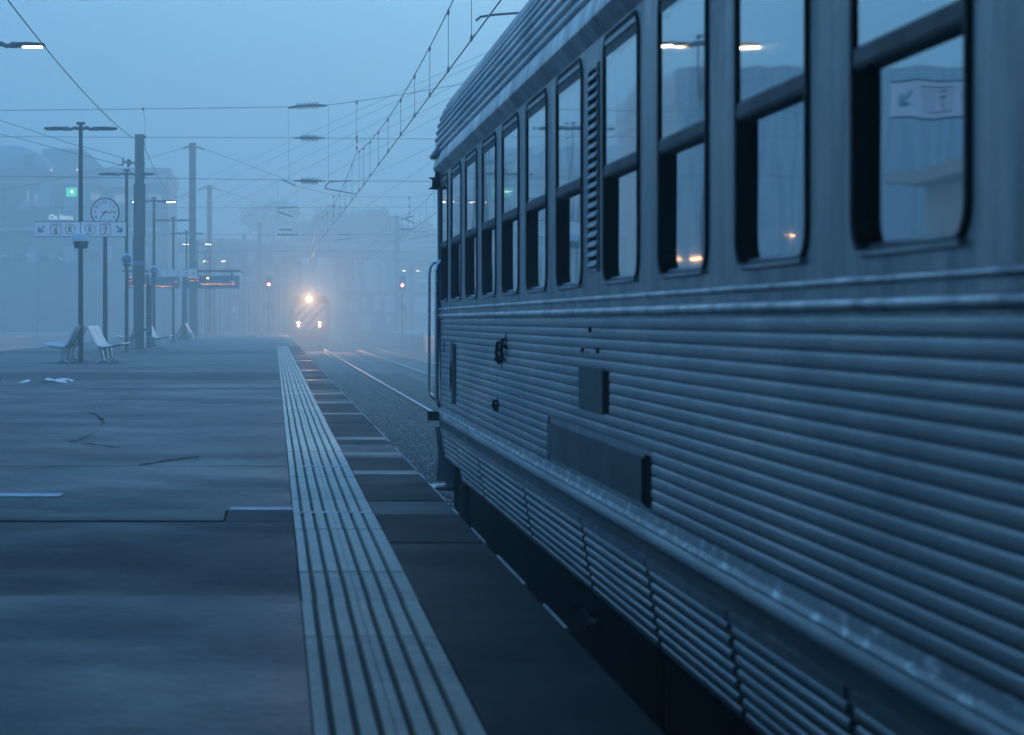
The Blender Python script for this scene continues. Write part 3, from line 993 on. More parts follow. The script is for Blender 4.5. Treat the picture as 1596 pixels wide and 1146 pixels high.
# ================================================================== LAMP POSTS
LPX = -4.65
def lamp_post_proto():
    t = thing('lamp_post', 'x', 'lamp post', (LPX, 0, 0), 'twin-arm lamp posts along the platform')
    x = LPX
    MB().tube([(x, 0, 0), (x, 0, 3.0), (x, 0, 5.62)], .066, 14, .048).build('pole', 'mast', t, True)
    bm_ = MB().box(x - .17, x + .17, -.17, .17, .0, .02)
    bp2 = bm_.build('base_plate', 'galv', t)
    for sx in (-1, 1):
        for sy in (-1, 1):
            MB().lathe([(.018, .02), (.018, .05), (.008, .055)], (x + sx * .13, sy * .13, 0), 'z', 8).build('bolt', 'galv', bp2)
    cap = MB().box(x - .10, x + .10, -.05, .05, 5.60, 5.66)
    cap.box(x - .04, x + .04, -.04, .04, 5.54, 5.61)
    cap.build('pole_cap', 'mast', t)
    for s in (-1, 1):
        ar = MB()
        pts = [(x + s * .05, 0, 5.50), (x + s * .14, 0, 5.53), (x + s * .24, 0, 5.49), (x + s * .32, 0, 5.51)]
        ar.tube(pts, .045, 8, .036)
        ar.tube([(x + s * .30, 0, 5.51), (x + s * .42, 0, 5.505)], .055, 8, .05)
        ar.build('arm', 'galv', t, True)
        hd = MB()
        hd.prism([(x + s * .40, 5.475), (x + s * .40, 5.535), (x + s * .55, 5.545), (x + s * .86, 5.53), (x + s * .88, 5.50), (x + s * .84, 5.485)], 'y', -.13, .13)
        h = hd.build('lamp_head', 'mast', t)
        MB().box(x + min(s * .50, s * .82), x + max(s * .50, s * .82), -.08, .08, 5.468, 5.487).build('lamp_strip', 'galv', h)
    return t
lproto = lamp_post_proto()
posts = [(23.0, 0, 'twin-arm lamp post beside the nearest carriage windows, left of the frame'),
         (38.6, 1, 'nearest lit twin-arm lamp post, its glowing head at the top left corner'),
         (55.4, 0, 'tall unlit lamp post carrying the near line 6 and 7 sign over the first bench'),
         (72.6, 0, 'unlit lamp post with round loudspeaker between the clock and the dark mast'),
         (89.0, 1, 'lit lamp post just right of the dark mast'),
         (106.0, 0, 'unlit lamp post carrying the far platform sign with letters F'),
         (122.0, 0, 'unlit hazy lamp post just left of the tall pale mast'),
         (138.5, 1, 'lit hazy lamp post hidden behind the tall pale mast'),
         (156.0, 0, 'unlit faint lamp post between the two tall pale masts'),
         (178.0, 1, 'farthest lit lamp post, two small lights over the right display')]
for k, (yy, lit, lab) in enumerate(posts):
    o = lproto if k == 0 else copy_tree(lproto)
    o.location = (LPX if yy > 45 else LPX - .06, yy, 0)
    o.scale = (1, 1, 1.018)
    o['label'] = lab
    if lit:
        for ch in o.children_recursive:
            if ch.name.startswith('lamp_strip'):
                ch.material_slots[0].link = 'OBJECT'
                ch.material_slots[0].material = MT['lampwarm']
# far right lamp post
for k, (px, yy, lab) in enumerate(((641, 212, 'lit twin lamp post on the far right platform beside the carriage end'),)):
    o = copy_tree(lproto)
    o.location = ((px - 428) * yy / F, yy, 0)
    o['label'] = lab
    for ch in o.children_recursive:
        if ch.name.startswith('lamp_strip'):
            ch.material_slots[0].link = 'OBJECT'
            ch.material_slots[0].material = MT['lampwarm']
o = copy_tree(lproto); o.location = (-19.5, 150, 0); o['label'] = 'faint unlit lamp post on the far left platform below the shops'
o = copy_tree(lproto); o.location = (-15.5 - 4, 190, 0); o['label'] = 'fainter lamp post farther along the far left platform'

# loudspeakers clamped to two posts
def speaker(yy, label, down):
    t = thing('loudspeaker', label, 'loudspeaker', (LPX + .01, yy - .1, 2.92), 'round loudspeakers on the lamp posts')
    c = (LPX + .02, yy - .17, 2.92)
    if down:
        MB().lathe([(.10, .16), (.19, .15), (.205, .10), (.205, -.02), (.19, -.03)], (c[0], c[1], c[2]), 'z', 22).build('housing', 'white', t, True)
        MB().lathe([(.185, -.03), (.17, -.14), (.15, -.19), (.10, -.20)], c, 'z', 22).build('horn', 'ink', t, True)
    else:
        MB().lathe([(.12, .1), (.18, .06), (.2, -.05), (.15, -.08)], c, 'y', 22).build('housing', 'white', t, True)
        MB().lathe([(.14, -.08), (.07, -.10), (.03, -.12)], c, 'y', 18).build('horn', 'galv', t, True)
        MB().lathe([(.1, -.12), (.14, -.18), (.1, -.22)], c, 'z', 18).build('mount', 'mast', t, True)
    MB().box(c[0] - .05, c[0] + .05, c[1] + .06, yy + .02, c[2] - .03, c[2] + .03).build('clamp', 'galv', t)
speaker(55.4, 'round downward loudspeaker on the lamp post just under the near sign', True)
speaker(72.6, 'round grey loudspeaker on the lamp post left of the dark mast', False)
speaker(89.0, 'pale loudspeaker on the lamp post just right of the dark mast', False)

# ================================================================== PLATFORM SIGNS
def sign(yy, letter, label, px_c=LPX):
    cx, cz, w, h = px_c, 3.19, 2.17, .345
    yf = yy - .13
    t = thing('platform_sign', label, 'platform sign', (cx, yy, cz), 'white platform signs')
    MB().box(cx - w / 2, cx - .012, yf, yf + .05, cz - h / 2, cz + h / 2).build('panel', 'signglow', t)
    MB().box(cx + .012, cx + w / 2, yf, yf + .05, cz - h / 2, cz + h / 2).build('panel', 'signglow', t)
    fr = MB()
    fr.box(cx - w / 2 - .01, cx + w / 2 + .01, yf - .006, yf + .055, cz + h / 2 + .001, cz + h / 2 + .018)
    fr.box(cx - w / 2 - .01, cx + w / 2 + .01, yf - .006, yf + .055, cz - h / 2 - .018, cz - h / 2 - .001)
    fr.box(cx - .05, cx + .05, yf + .055, yy + .06, cz - .1, cz + .1)
    fr.build('frame', 'galv', t)
    yp = yf - .001
    for s in (-1, 1):
        MB() and arrow(m0 := MB(), cx + s * .93, yp, cz, .165, s < 0)
        m0.build('arrow', 'teal', t)
        bx = cx + s * .585 + (.02 if s > 0 else -.0)
        m1 = MB()
        q = .128
        for (a, b, c_, d) in ((-q, q, q - .012, q), (-q, q, -q, -q + .012), (-q, -q + .012, -q + .012, q - .012), (q - .012, q, -q + .012, q - .012)):
            m1.box(bx + a, bx + b, yp - .004, yp, cz + c_, cz + d)
        m1.build('number_box', 'ink', t)
        m2 = text(MB(), '6' if s < 0 else '7', bx, yp, cz - .035, .15)
        m2.build('number', 'ink', t)
        m3 = text(MB(), 'Linha', bx, yp, cz + .088, .045)
        m3.build('lettering', 'ink', t)
        ex = cx + s * .24
        m4 = ring(MB(), ex, yp, cz, .125, .012)
        m4.build('letter_ring', 'ink', t)
        m5 = text(MB(), letter, ex, yp, cz, .135)
        m5.build('letter', 'ink', t)
    return t
sign(55.4, 'E', 'near white platform sign with letters E, numbers 6 and 7 and teal arrows')
sign(106.0, 'F', 'far white platform sign with letters F above the orange displays')
sign(23.0, 'E', 'white platform sign mirrored in the nearest carriage window')

# ================================================================== CLOCK
cy_, cxx = 66.0, (164 - 428) * 66.0 / F
cz = EYE + (500 - 331) * 66 / F
clk = thing('station_clock', 'round white station clock on a post, showing quarter past seven', 'clock', (cxx, cy_, 0))
MB().tube([(cxx, cy_, 0), (cxx, cy_, 2.0), (cxx, cy_, cz - .40)], .075, 14, .06).build('post', 'mast', clk, True)
MB().lathe([(.13, 0), (.13, .03), (.08, .06)], (cxx, cy_, 0), 'z', 16).build('base', 'mast', clk)
rr_ = .41
MB().lathe([(rr_ - .03, .09), (rr_, .08), (rr_ + .008, 0), (rr_, -.09), (rr_ - .028, -.098), (rr_ - .032, -.08)], (cxx, cy_, cz), 'y', 44).build('rim', 'mast', clk, True)
MB().lathe([(rr_ - .033, -.0805), (rr_ - .033, -.086)], (cxx, cy_, cz), 'y', 44).build('face', 'signglow', clk)
yf = cy_ - .0865
for k in range(1, 13):
    a = R(90 - 30 * k)
    text(MB(), str(k), cxx + .29 * math.cos(a), yf, cz + .29 * math.sin(a), .085).build('numeral', 'ink', clk)
def hand(ang, L, w, tail, name):
    a = R(90 - ang)
    d, n = (math.cos(a), math.sin(a)), (-math.sin(a), math.cos(a))
    pts = [(-tail, w), (L, w * .55), (L + .02, 0), (L, -w * .55), (-tail, -w)]
    pts = [(cxx + d[0] * p + n[0] * q, cz + d[1] * p + n[1] * q) for p, q in pts]
    return MB().prism(pts, 'y', yf - .016 - (.006 if name == 'minute_hand' else 0), yf - .010 - (.006 if name == 'minute_hand' else 0)).build(name, 'ink', clk)
hand(217, .20, .020, .05, 'hour_hand')
hand(90, .30, .014, .09, 'minute_hand')
MB().lathe([(.025, -.006), (.025, -.026)], (cxx, yf, cz), 'y', 14).build('hub', 'ink', clk)

# ================================================================== BENCHES
def bench_proto():
    """one bench facing +X, its back at x=0; long in Y with three legs"""
    t = thing('bench', 'x', 'bench', (0, 0, 0), 'back-to-back slatted benches')
    prof = [(-.15, .88), (-.11, .80), (-.02, .60), (.05, .47), (.12, .405), (.22, .395), (.36, .41), (.50, .44), (.64, .475)]
    th = []
    n = len(prof)
    low = []
    for i, (a, b) in enumerate(prof):
        p, q = prof[max(0, i - 1)], prof[min(n - 1, i + 1)]
        d = math.hypot(q[0] - p[0], q[1] - p[1])
        low.append((a + (q[1] - p[1]) / d * -.022 * -1, b - (q[0] - p[0]) / d * .022))
    closed = prof + low[::-1]
    L, ns = 3.5, 6
    for k in range(ns):
        MB().prism(closed, 'y', k * L / ns + .02, (k + 1) * L / ns - .02).build('slat', 'bench', t, True)
    br = MB()
    for dy in (.35, L / 2, L - .35):
        br.tube([(-.12, dy, .78), (-.0, dy, .52), (.10, dy, .38), (.22, dy, .37), (.50, dy, .405)], .022, 8)
    br.tube([(.20, .2, .36), (.20, L - .2, .36)], .025, 8)
    br.build('frame', 'mast', t, True)
    for dy in (.35, L / 2, L - .35):
        lg = MB()
        lg.tube([(.14, dy, .37), (.17, dy, .22), (.19, dy, .10), (.20, dy, .06)], .05, 8, .034)
        lg.tube([(.20, dy, .08), (.11, dy, .045), (.03, dy, .015)], .034, 8, .020)
        lg.tube([(.20, dy, .08), (.29, dy, .045), (.37, dy, .015)], .034, 8, .020)
        lg.build('leg', 'bench_leg', t, True)
    return t
bproto = bench_proto()
bx_ = [(-4.22, 53.9, 0, 'slatted bench facing right beside the near sign post, nearest on that side'),
       (-4.80, 53.9 + 3.5, PI, 'slatted bench facing left behind the near sign post, nearest on that side'),
       (-4.36, 81.2, 0, 'slatted bench facing right, beside the dark mast'),
       (-5.02, 81.2 + 3.5, PI, 'slatted bench facing left, half hidden behind the dark mast'),
       (-4.32, 115.2, 0, 'hazy slatted bench facing right at the display stand'),
       (-4.78, 115.2 + 3.5, PI, 'hazy slatted bench facing left at the display stand')]
for k, (x, yy, rz, lab) in enumerate(bx_):
    o = bproto if k == 0 else copy_tree(bproto)
    o.location = (x, yy, 0)
    o.rotation_euler = (0, 0, rz)
    o['label'] = lab

# ================================================================== INFORMATION DISPLAYS
DY = 116.0
dpx = F / DY
def DX(px): return (px - 428) / dpx
def DZ(py): return EYE + (500 - py) / dpx
dsp = thing('information_display', 'two dark departure displays with orange text on one central post', 'information display', (DX(287), DY, 0))
MB().tube([(DX(287), DY, 0), (DX(287), DY, DZ(421))], .12, 12, .09).build('post', 'mast', dsp, True)
MB().lathe([(.40, 0), (.38, .05), (.22, .22), (.14, .55), (.12, .9)], (DX(287), DY, 0), 'z', 18).build('base', 'mast_dark', dsp, True)
MB().box(DX(190), DX(375), DY - .08, DY + .08, DZ(424.5), DZ(420.8)).build('beam', 'mast', dsp)
MB().tube([(DX(375), DY, DZ(424)), (DX(380), DY, DZ(425))], .03, 6).build('camera_arm', 'galv', dsp)
MB().prism([(DX(379.5), DZ(427)), (DX(384), DZ(426)), (DX(384), DZ(430)), (DX(381), DZ(431.5)), (DX(379.5), DZ(430))], 'y', DY - .25, DY + .1).build('camera', 'white', dsp)
for a, b in ((199.5, 280), (292, 373)):
    d = MB().box(DX(a), DX(b), DY - .14, DY + .14, DZ(450), DZ(430)).build('display', 'bld_dark', dsp)
    for px in (a + 12, b - 12):
        MB().box(DX(px) - .05, DX(px) + .05, DY - .04, DY + .04, DZ(430), DZ(424)).build('hanger', 'mast', d)
    dots = MB()
    random.seed(int(a))
    def row(p0, p1, py, hh, dens):
        px = p0
        while px < p1:
            w = random.uniform(.5, 1.4)
            if random.random() < dens:
                yy = py + random.uniform(-hh, hh)
                dots.box(DX(px), DX(px + w), DY - .146, DY - .1405, DZ(yy + random.uniform(.5, 1.0)), DZ(yy))
            px += w + random.uniform(.2, .7)
    row(a + 2, a + 18, 432.3, .5, .8)
    row(a + 2, a + 18, 437.5, .5, .8)
    row(b - 12, b - 4, 438.5, .4, .8)
    row(a + (22 if a > 250 else 2), b - 8, 442.5 if a > 250 else 446, .9, .85)
    row(a + (22 if a > 250 else 2), b - 8, 443.2 if a > 250 else 446.6, .7, .6)
    dots.build('orange_text', 'led_orange', d)
    if a > 250:
        MB().box(DX(322.4), DX(325.3), DY - .147, DY - .1405, DZ(434.8), DZ(432.8)).build('symbol', 'led_bright', d)

# ================================================================== CATENARY MASTS
def hbeam(mb_, x, yy, w, dpt, z0, z1):
    t = .03
    mb_.box(x - w / 2, x + w / 2, yy - dpt / 2, yy - dpt / 2 + t, z0, z1)
    mb_.box(x - w / 2, x + w / 2, yy + dpt / 2 - t, yy + dpt / 2, z0, z1)
    mb_.box(x - t / 2, x + t / 2, yy - dpt / 2 + t, yy + dpt / 2 - t, z0, z1)
    return mb_
def disc_insulator(mb_, a, b, n=8, r=.09, rc=.03):
    """string of discs from a to b"""
    a, b = np.array(a, float), np.array(b, float)
    d = b - a
    L = np.linalg.norm(d)
    prof_pts, rad = [], []
    mb_.tube([a, b], rc, 8)
    for k in range(n):
        c = a + d * (k + .5) / n
        e = d / L * (L / n * .24)
        mb_.tube([c - e, c, c + e], r, 12, r * .6)
    return mb_
# dark tensioning mast beside the second bench pair
m = F / 80
def QX(px): return (px - 428) / m
def QZ(py): return EYE + (500 - py) / m
MY = 80.0
mast = thing('tension_mast', 'dark steel mast with cladding box and counterweights, behind the second bench', 'catenary mast', (QX(217), MY, 0))
hbeam(MB(), QX(217.4), MY, .30, .32, 0, QZ(210)).build('column', 'mast', mast)
MB().box(QX(207), QX(228), MY - .30, MY + .30, .0, .06).build('base_plate', 'mast', mast)
cl = MB().box(QX(207.5), QX(217.2), MY - .24, MY + .24, QZ(444), QZ(369)).box(QX(217.8), QX(226), MY - .24, MY + .24, QZ(443), QZ(370))
cl.build('cladding', 'mast_dark', mast)
MB().box(QX(207), QX(225.5), MY - .252, MY - .241, QZ(413), QZ(406.5)).build('number_plate', 'teal', mast)
MB().tube([(QX(209.6), MY - .1, QZ(287)), (QX(209.6), MY - .1, QZ(514))], .028, 8).build('guide_rod', 'mast', mast)
MB().tube([(QX(225.6), MY - .1, QZ(287)), (QX(225.6), MY - .1, QZ(370))], .028, 8).build('guide_rod', 'mast', mast)
MB().box(QX(208.5), QX(226.5), MY - .15, MY - .06, QZ(292), QZ(288.6)).build('rod_bracket', 'mast', mast)
MB().box(QX(207.8), QX(236), MY - .17, MY - .06, QZ(516), QZ(512)).build('rod_bracket', 'mast', mast)
wt = MB()
zz = QZ(543)
k = 0
while zz < QZ(446):
    wt.lathe([(.085, 0), (.10, .012), (.10, .085), (.085, .097)], (QX(232.5), MY - .05, zz), 'z', 14)
    zz += .10
wt.build('counterweights', 'mast_dark', mast, True)
MB().tube([(QX(231), MY - .05, QZ(446)), (QX(230), MY - .05, QZ(427))], .03, 8).build('weight_rod', 'mast', mast)
# pulley and arm at the top
MB().box(QX(210), QX(225), MY - .2, MY + .2, QZ(258), QZ(252)).build('collar', 'mast_dark', mast)
MB().prism([(QX(209), QZ(254)), (QX(213), QZ(252)), (QX(214), QZ(261)), (QX(211), QZ(261))], 'y', MY - .12, MY + .12).build('pulley', 'mast_dark', mast)
pa = MB()
pa.tube([(QX(192), MY, QZ(246)), (QX(192), MY, QZ(257))], .03, 8)
pa.tube([(QX(192), MY, QZ(252)), (QX(210), MY, QZ(255))], .028, 8)
pa.tube([(QX(186), MY, QZ(257)), (QX(192), MY, QZ(258))], .03, 8)
pa.build('anchor_arm', 'mast_dark', mast, True)
MB().prism([(QX(198.5), QZ(249)), (QX(200.5), QZ(248)), (QX(205), QZ(251)), (QX(203.5), QZ(257)), (QX(200), QZ(261)), (QX(198.5), QZ(261))], 'y', MY - .1, MY + .1).build('anchor_wheel', 'mast_dark', mast)

masts = [(300, 223, 132, 'tall pale grey mast behind the displays, tallest of the masts', .38), (326.5, 289, 171, 'fainter tall mast just right of the tallest pale mast', .34),
         (404, 346, 235, 'faint mast left of the oncoming locomotive, topping the viaduct', .42), (380.5, 365, 250, 'faint shorter mast left of the mast that tops the viaduct', .38),
         (618.5, 336, 220, 'faint mast on the right, just left of the carriage end', .40), (250, 348, 260, 'very faint mast between two lamp posts behind the dark mast', .35)]
for px, py, yy, lab, w in masts:
    k = yy / F
    x = (px - 428) * k
    t = thing('catenary_mast', lab, 'catenary mast', (x, yy, 0), 'masts of the overhead line')
    top = EYE + (500 - py) * k
    hbeam(MB(), x, yy, w, w, -1.2, top).build('column', 'mast', t)
    MB().box(x - w * .75, x + w * .75, yy - w * .75, yy + w * .75, -1.2, -.9 if abs(x) > 9 else .1).build('footing', 'conc', t)
    MB().box(x - w * .6, x + w * .6, yy - .05, yy + .05, top - .35, top - .2).build('cable_clamp', 'mast', t)

# ================================================================== OVERHEAD WIRES
def wire(name, pts, r, parent, mat='wire'):
    return MB().tube(pts, r, 5).build(name, mat, parent)
def sagline(a, b, s, n=14):
    return [(a[0] + (b[0] - a[0]) * t, a[1] + (b[1] - a[1]) * t, a[2] + (b[2] - a[2]) * t - 4 * s * t * (1 - t)) for t in [i / n for i in range(n + 1)]]
HY = 80.6
def HP(px, py): return ((px - 428) * HY / F, HY, EYE + (500 - py) * HY / F)
hs = thing('headspan', 'three cross-span wires with brown insulators strung across the tracks, nearest set', 'cross-span wires', HP(480, 280))
wire('span_wire', [HP(-420, 176), HP(38, 172), HP(223, 170), HP(450, 167)], .011, hs)
wire('span_wire', [HP(510, 164), HP(557, 158), HP(630, 147), HP(720, 131), HP(900, 95), HP(1300, 10)], .011, hs)
wire('span_wire', [HP(-420, 214), HP(38, 213.5), HP(457, 215)], .009, hs)
wire('span_wire', [HP(505, 215.5), HP(690, 217), HP(1300, 219)], .009, hs)
wire('span_wire', [HP(-420, 274), HP(38, 275), HP(456, 281)], .009, hs)
wire('span_wire', [HP(504, 282), HP(690, 283), HP(1300, 284)], .009, hs)
disc_insulator(MB(), HP(462, 166), HP(497, 164), 9, .14, .05).build('insulator', 'insul', hs, True)
MB().tube([HP(449, 168), HP(456, 167.5), HP(463, 166)], .035, 8, .055).build('end_fitting', 'wire', hs)
MB().tube([HP(496, 164.5), HP(503, 165), HP(510, 164.5)], .055, 8, .03).build('end_fitting', 'wire', hs)
for yy in (215, 282):
    disc_insulator(MB(), HP(469, yy), HP(496, yy + .5), 8, .14, .05).build('insulator', 'insul', hs, True)
    MB().tube([HP(457, yy), HP(470, yy)], .02, 8, .04).build('end_fitting', 'wire', hs)
    MB().tube([HP(495, yy), HP(507, yy + .5)], .04, 8, .02).build('end_fitting', 'wire', hs)
wire('hanger_wire', [HP(449, 168), HP(450, 215), HP(450.5, 281)], .005, hs)
wire('hanger_wire', [HP(512, 164), HP(512, 215), HP(512, 282)], .005, hs)
wire('hanger_wire', [HP(223, 170), HP(226, 190), HP(226, 213), HP(226, 250), HP(224.5, 277)], .006, hs)
for px, py in ((223, 170), (226, 213.6), (224.5, 277)):
    MB().lathe([(.03, -.05), (.045, 0), (.03, .05)], HP(px, py), 'z', 8).build('clamp', 'wire', hs)
wire('hanger_wire', [HP(556, 158), HP(556, 236)], .008, hs)
for py in (160, 214, 219, 231):
    MB().lathe([(.02, -.07), (.04, 0), (.02, .07)], HP(556, py), 'z', 8).build('clamp', 'wire', hs)
ra = MB().tube([HP(547, 282), HP(520, 283), HP(513, 284), HP(509, 288), HP(506, 294)], .022, 7)
ra.tube([HP(506, 294), HP(556, 303)], .02, 7)
ra.build('registration_arm', 'wire', hs)

H2 = 131.0
def KP(px, py): return ((px - 428) * H2 / F, H2, EYE + (500 - py) * H2 / F)
h2 = thing('headspan', 'hazier cross-span wires hung from the tall pale mast', 'cross-span wires', KP(448, 366))
wire('span_wire', [KP(306, 228), KP(380, 255), KP(440, 278)], .013, h2)
wire('span_wire', [KP(460, 289), KP(520, 305), KP(560, 307), KP(640, 308), KP(690, 300), KP(900, 250)], .011, h2)
wire('span_wire', [KP(294, 228), KP(255, 240), KP(170, 262), KP(38, 290), KP(-200, 330)], .013, h2)
wire('span_wire', [KP(38, 324), KP(430, 324), KP(690, 323), KP(900, 322)], .010, h2)
wire('span_wire', [KP(38, 366), KP(430, 366), KP(690, 366), KP(900, 366)], .010, h2)
for a, b in (((440, 280), (461, 290)), ((432, 324), (464, 323.5)), ((433, 330), (456, 338)), ((432, 366), (464, 366)), ((434, 358), (456, 358.5)), ((285, 232), (294, 228)), ((307, 229), (318, 233))):
    MB().tube([KP(*a), KP((a[0] * 2 + b[0]) / 3, (a[1] * 2 + b[1]) / 3), KP((a[0] + 2 * b[0]) / 3, (a[1] + 2 * b[1]) / 3), KP(*b)], .05, 8).build('insulator', 'insul', h2)
for px, p0, p1 in ((432.5, 281, 366), (463.5, 290, 366)):
    wire('hanger_wire', [KP(px, p0), KP(px, p1)], .006, h2)
wire('hanger_wire', [KP(520, 305), KP(520, 338)], .010, h2)
for py in (307, 322, 336):
    MB().lathe([(.02, -.1), (.05, 0), (.02, .1)], KP(520, py), 'z', 8).build('clamp', 'wire', h2)
wire('registration_arm', [KP(526, 366), KP(545, 365), KP(549, 371), KP(520, 375)], .022, h2)
wire('hanger_wire', [KP(638, 308), KP(638, 335)], .010, h2)
for py in (309, 322, 333):
    MB().lathe([(.02, -.1), (.05, 0), (.02, .1)], KP(638, py), 'z', 8).build('clamp', 'wire', h2)
for a, b in (((624, 342), (645, 337)), ((632, 342), (646, 348)), ((623, 358), (645, 357.5))):
    MB().tube([KP(*a), KP((a[0] + b[0]) / 2, (a[1] + b[1]) / 2), KP(*b)], .045, 8).build('insulator', 'insul', h2)
wire('registration_arm', [KP(643, 362), KP(664, 361), KP(669, 368), KP(638, 373)], .024, h2)
for px, py in ((326, 291),):
    pass
H3 = 171.0
def JP(px, py): return ((px - 428) * H3 / F, H3, EYE + (500 - py) * H3 / F)
h3 = thing('headspan', 'faintest cross-span wires hung from the second tall mast', 'cross-span wires', JP(448, 397))
wire('span_wire', [JP(331, 292), JP(352, 299), JP(410, 320), JP(520, 345)], .014, h3)
wire('span_wire', [JP(322, 292), JP(300, 300), JP(200, 330)], .014, h3)
for a, b in (((308, 296), (322, 291)), ((331, 292), (343, 297))):
    MB().tube([JP(*a), JP(*b)], .045, 8).build('insulator', 'insul', h3)
wire('span_wire', [JP(205, 392), JP(430, 392), JP(690, 393)], .012, h3)
MB().tube([JP(432, 392), JP(455, 392)], .05, 8).build('insulator', 'insul', h3)

# contact line over the near track
ol = thing('overhead_line', 'contact wire, carrier wire and droppers above the near track', 'overhead line', (2.84, 80, 5.38))
sup = [(30, 3.10), (80.6, 2.84), (131, 2.45), (182, 2.7), (240, 2.6)]
con, mes = [], []
def lerp_sup(yy):
    for (a, xa), (b, xb) in zip(sup[:-1], sup[1:]):
        if a <= yy <= b:
            t = (yy - a) / (b - a); return xa + (xb - xa) * t, t
    return sup[-1][1], 0
yy = 30.0
while yy <= 240:
    x, t = lerp_sup(yy)
    con.append((x, yy, 5.38))
    mes.append((x, yy, 6.85 - 4 * .62 * t * (1 - t)))
    yy += 2.0 if yy < 80 else 3.0
MB().tube([(3.35, -8, 5.38)] + con, .0125, 6).build('contact_wire', 'wire', ol)
MB().tube([(3.3, 3, 6.3), (3.2, 18, 6.35)] + mes, .0115, 6).build('carrier_wire', 'wire', ol)
dy = [36, 40.5, 45, 49.5, 54.5, 60, 65, 70, 74.5, 78, 84, 90, 97, 105, 113, 121]
for yy in dy:
    x, t = lerp_sup(yy)
    zt = 6.85 - 4 * .62 * t * (1 - t)
    d = MB().tube([(x, yy, 5.38), (x, yy, zt)], .006, 5).build('dropper', 'wire', ol)
    MB().lathe([(.012, -.06), (.028, 0), (.012, .05)], (x, yy, zt - .03), 'z', 7).lathe([(.012, -.05), (.03, 0), (.012, .06)], (x, yy, 5.40), 'z', 7).build('dropper_clip', 'wire', d)
MB().tube([(2.98, 34.2, 5.44), (3.05, 34.2, 5.50), (3.25, 34.2, 5.53), (4.2, 34.2, 5.60)], .018, 7).build('registration_arm', 'wire', ol)
ol2 = thing('overhead_line', 'contact wire and carrier wire above the second track at the carriage end', 'overhead line', (6.6, 131, 5.38))
con, mes = [], []
for k in range(40):
    yy = 30 + k * 5.0
    t = ((yy - 30) % 50) / 50
    con.append((6.5 + .2 * t, yy, 5.38)); mes.append((6.5 + .2 * t, yy, 6.85 - 2.5 * t * (1 - t)))
MB().tube(con, .0125, 5).build('contact_wire', 'wire', ol2)
MB().tube(mes, .0115, 5).build('carrier_wire', 'wire', ol2)
for k in range(5, 30):
    MB().tube([con[k], mes[k]], .006, 4).build('dropper', 'wire', ol2)

fw = thing('feeder_cable', 'dark sagging cable from the top left corner to the dark mast and beyond', 'cable', (-4.7, 80, 7.2))
MB().tube(sagline((-4.75, 16, 7.4), (-4.85, 79.9, 7.28), .62, 24), .014, 6).build('cable', 'wire', fw)
MB().tube([HP(211, 215), HP(219, 217), HP(224, 218.5), HP(226.5, 232)], .013, 6).build('cable_loop', 'wire', fw)
MB().tube(sagline(HP(226.5, 232), (-4.75, 131.5, 8.6), 1.1, 14), .013, 6).build('cable', 'wire', fw)
fw2 = thing('feeder_cable', 'pair of cables from the left edge down to the anchor arm of the dark mast', 'cable', HP(192, 250))
MB().tube([HP(-300, 95), HP(38, 200), HP(100, 221), HP(192, 246.5)], .010, 5).build('cable', 'wire', fw2)
MB().tube([HP(-300, 140), HP(38, 218), HP(100, 235), HP(186, 257)], .010, 5).build('cable', 'wire', fw2)

# thin power cables crossing high behind
labs = ['topmost', 'second from top', 'third from top', 'fourth from top', 'fifth from top', 'sixth from top', 'lowest']
for k, ((a, b), (c_, d)) in enumerate([((320, 277), (646, 132)), ((320, 293), (676, 130)), ((332, 310), (700, 137)), ((362, 315), (700, 153)), ((408, 325), (700, 172)), ((485, 315), (676, 226)), ((570, 320), (676, 248))]):
    s = (d - b) / (c_ - a)
    p0 = P(a - 120, b - 120 * s, 270)
    p1 = P(800, b + s * (800 - a), 128)
    t = thing('power_cable', labs[k] + ' of the thin pale cables slanting up to the right behind the tracks', 'cable', p0, 'thin power cables')
    MB().tube([p0, ((p0[0] + p1[0]) / 2, (p0[1] + p1[1]) / 2, (p0[2] + p1[2]) / 2 - .15), p1], .019, 5).build('cable', 'wire', t)

# ================================================================== SIGNALS
def signal(px, py, yy, label):
    k = yy / F
    x, zc = (px - 428) * k, EYE + (500 - py) * k
    t = thing('railway_signal', label, 'railway signal', (x, yy, 0), 'red railway signals')
    MB().tube([(x, yy + .1, -1.2), (x, yy + .1, zc - .4)], .07, 10).build('post', 'mast', t, True)
    h = MB().prism([(x - .24, zc - .42), (x + .24, zc - .42), (x + .24, zc + .62), (x + .15, zc + .74), (x - .15, zc + .74), (x - .24, zc + .62)], 'y', yy - .03, yy + .12).build('signal_head', 'ink', t)
    MB().lathe([(.10, -.03), (.10, -.05)], (x, yy, zc), 'y', 18).build('lens', 'signal_red', h)
    for dz in (.3, .55):
        MB().lathe([(.09, -.03), (.09, -.045)], (x, yy, zc + dz), 'y', 16).build('lens', 'bld_glass', h)
    MB().box(x - .22, x + .22, yy - .06, yy - .02, zc - 1.9, zc - 1.45).build('plate', 'ink', t)
    MB().box(x + .22, x + .34, yy, yy + .1, zc - 2.6, zc - 1.6).build('cabinet', 'galv', t)
signal(419, 443.5, 175, 'red signal left of the oncoming locomotive')
signal(627, 445, 175, 'red signal at the right between locomotive and carriage end')
# small marker post on the far right
t = thing('marker_post', 'short grey marker post beside the far right platform', 'post', (10.2, 160, BED))
MB().tube([(10.2, 160, BED), (10.2, 160, .1)], .08, 10).build('post', 'mast', t)
MB().lathe([(.1, 0), (.1, .1), (.04, .14)], (10.2, 160, .1), 'z', 10).build('cap', 'galv', t)

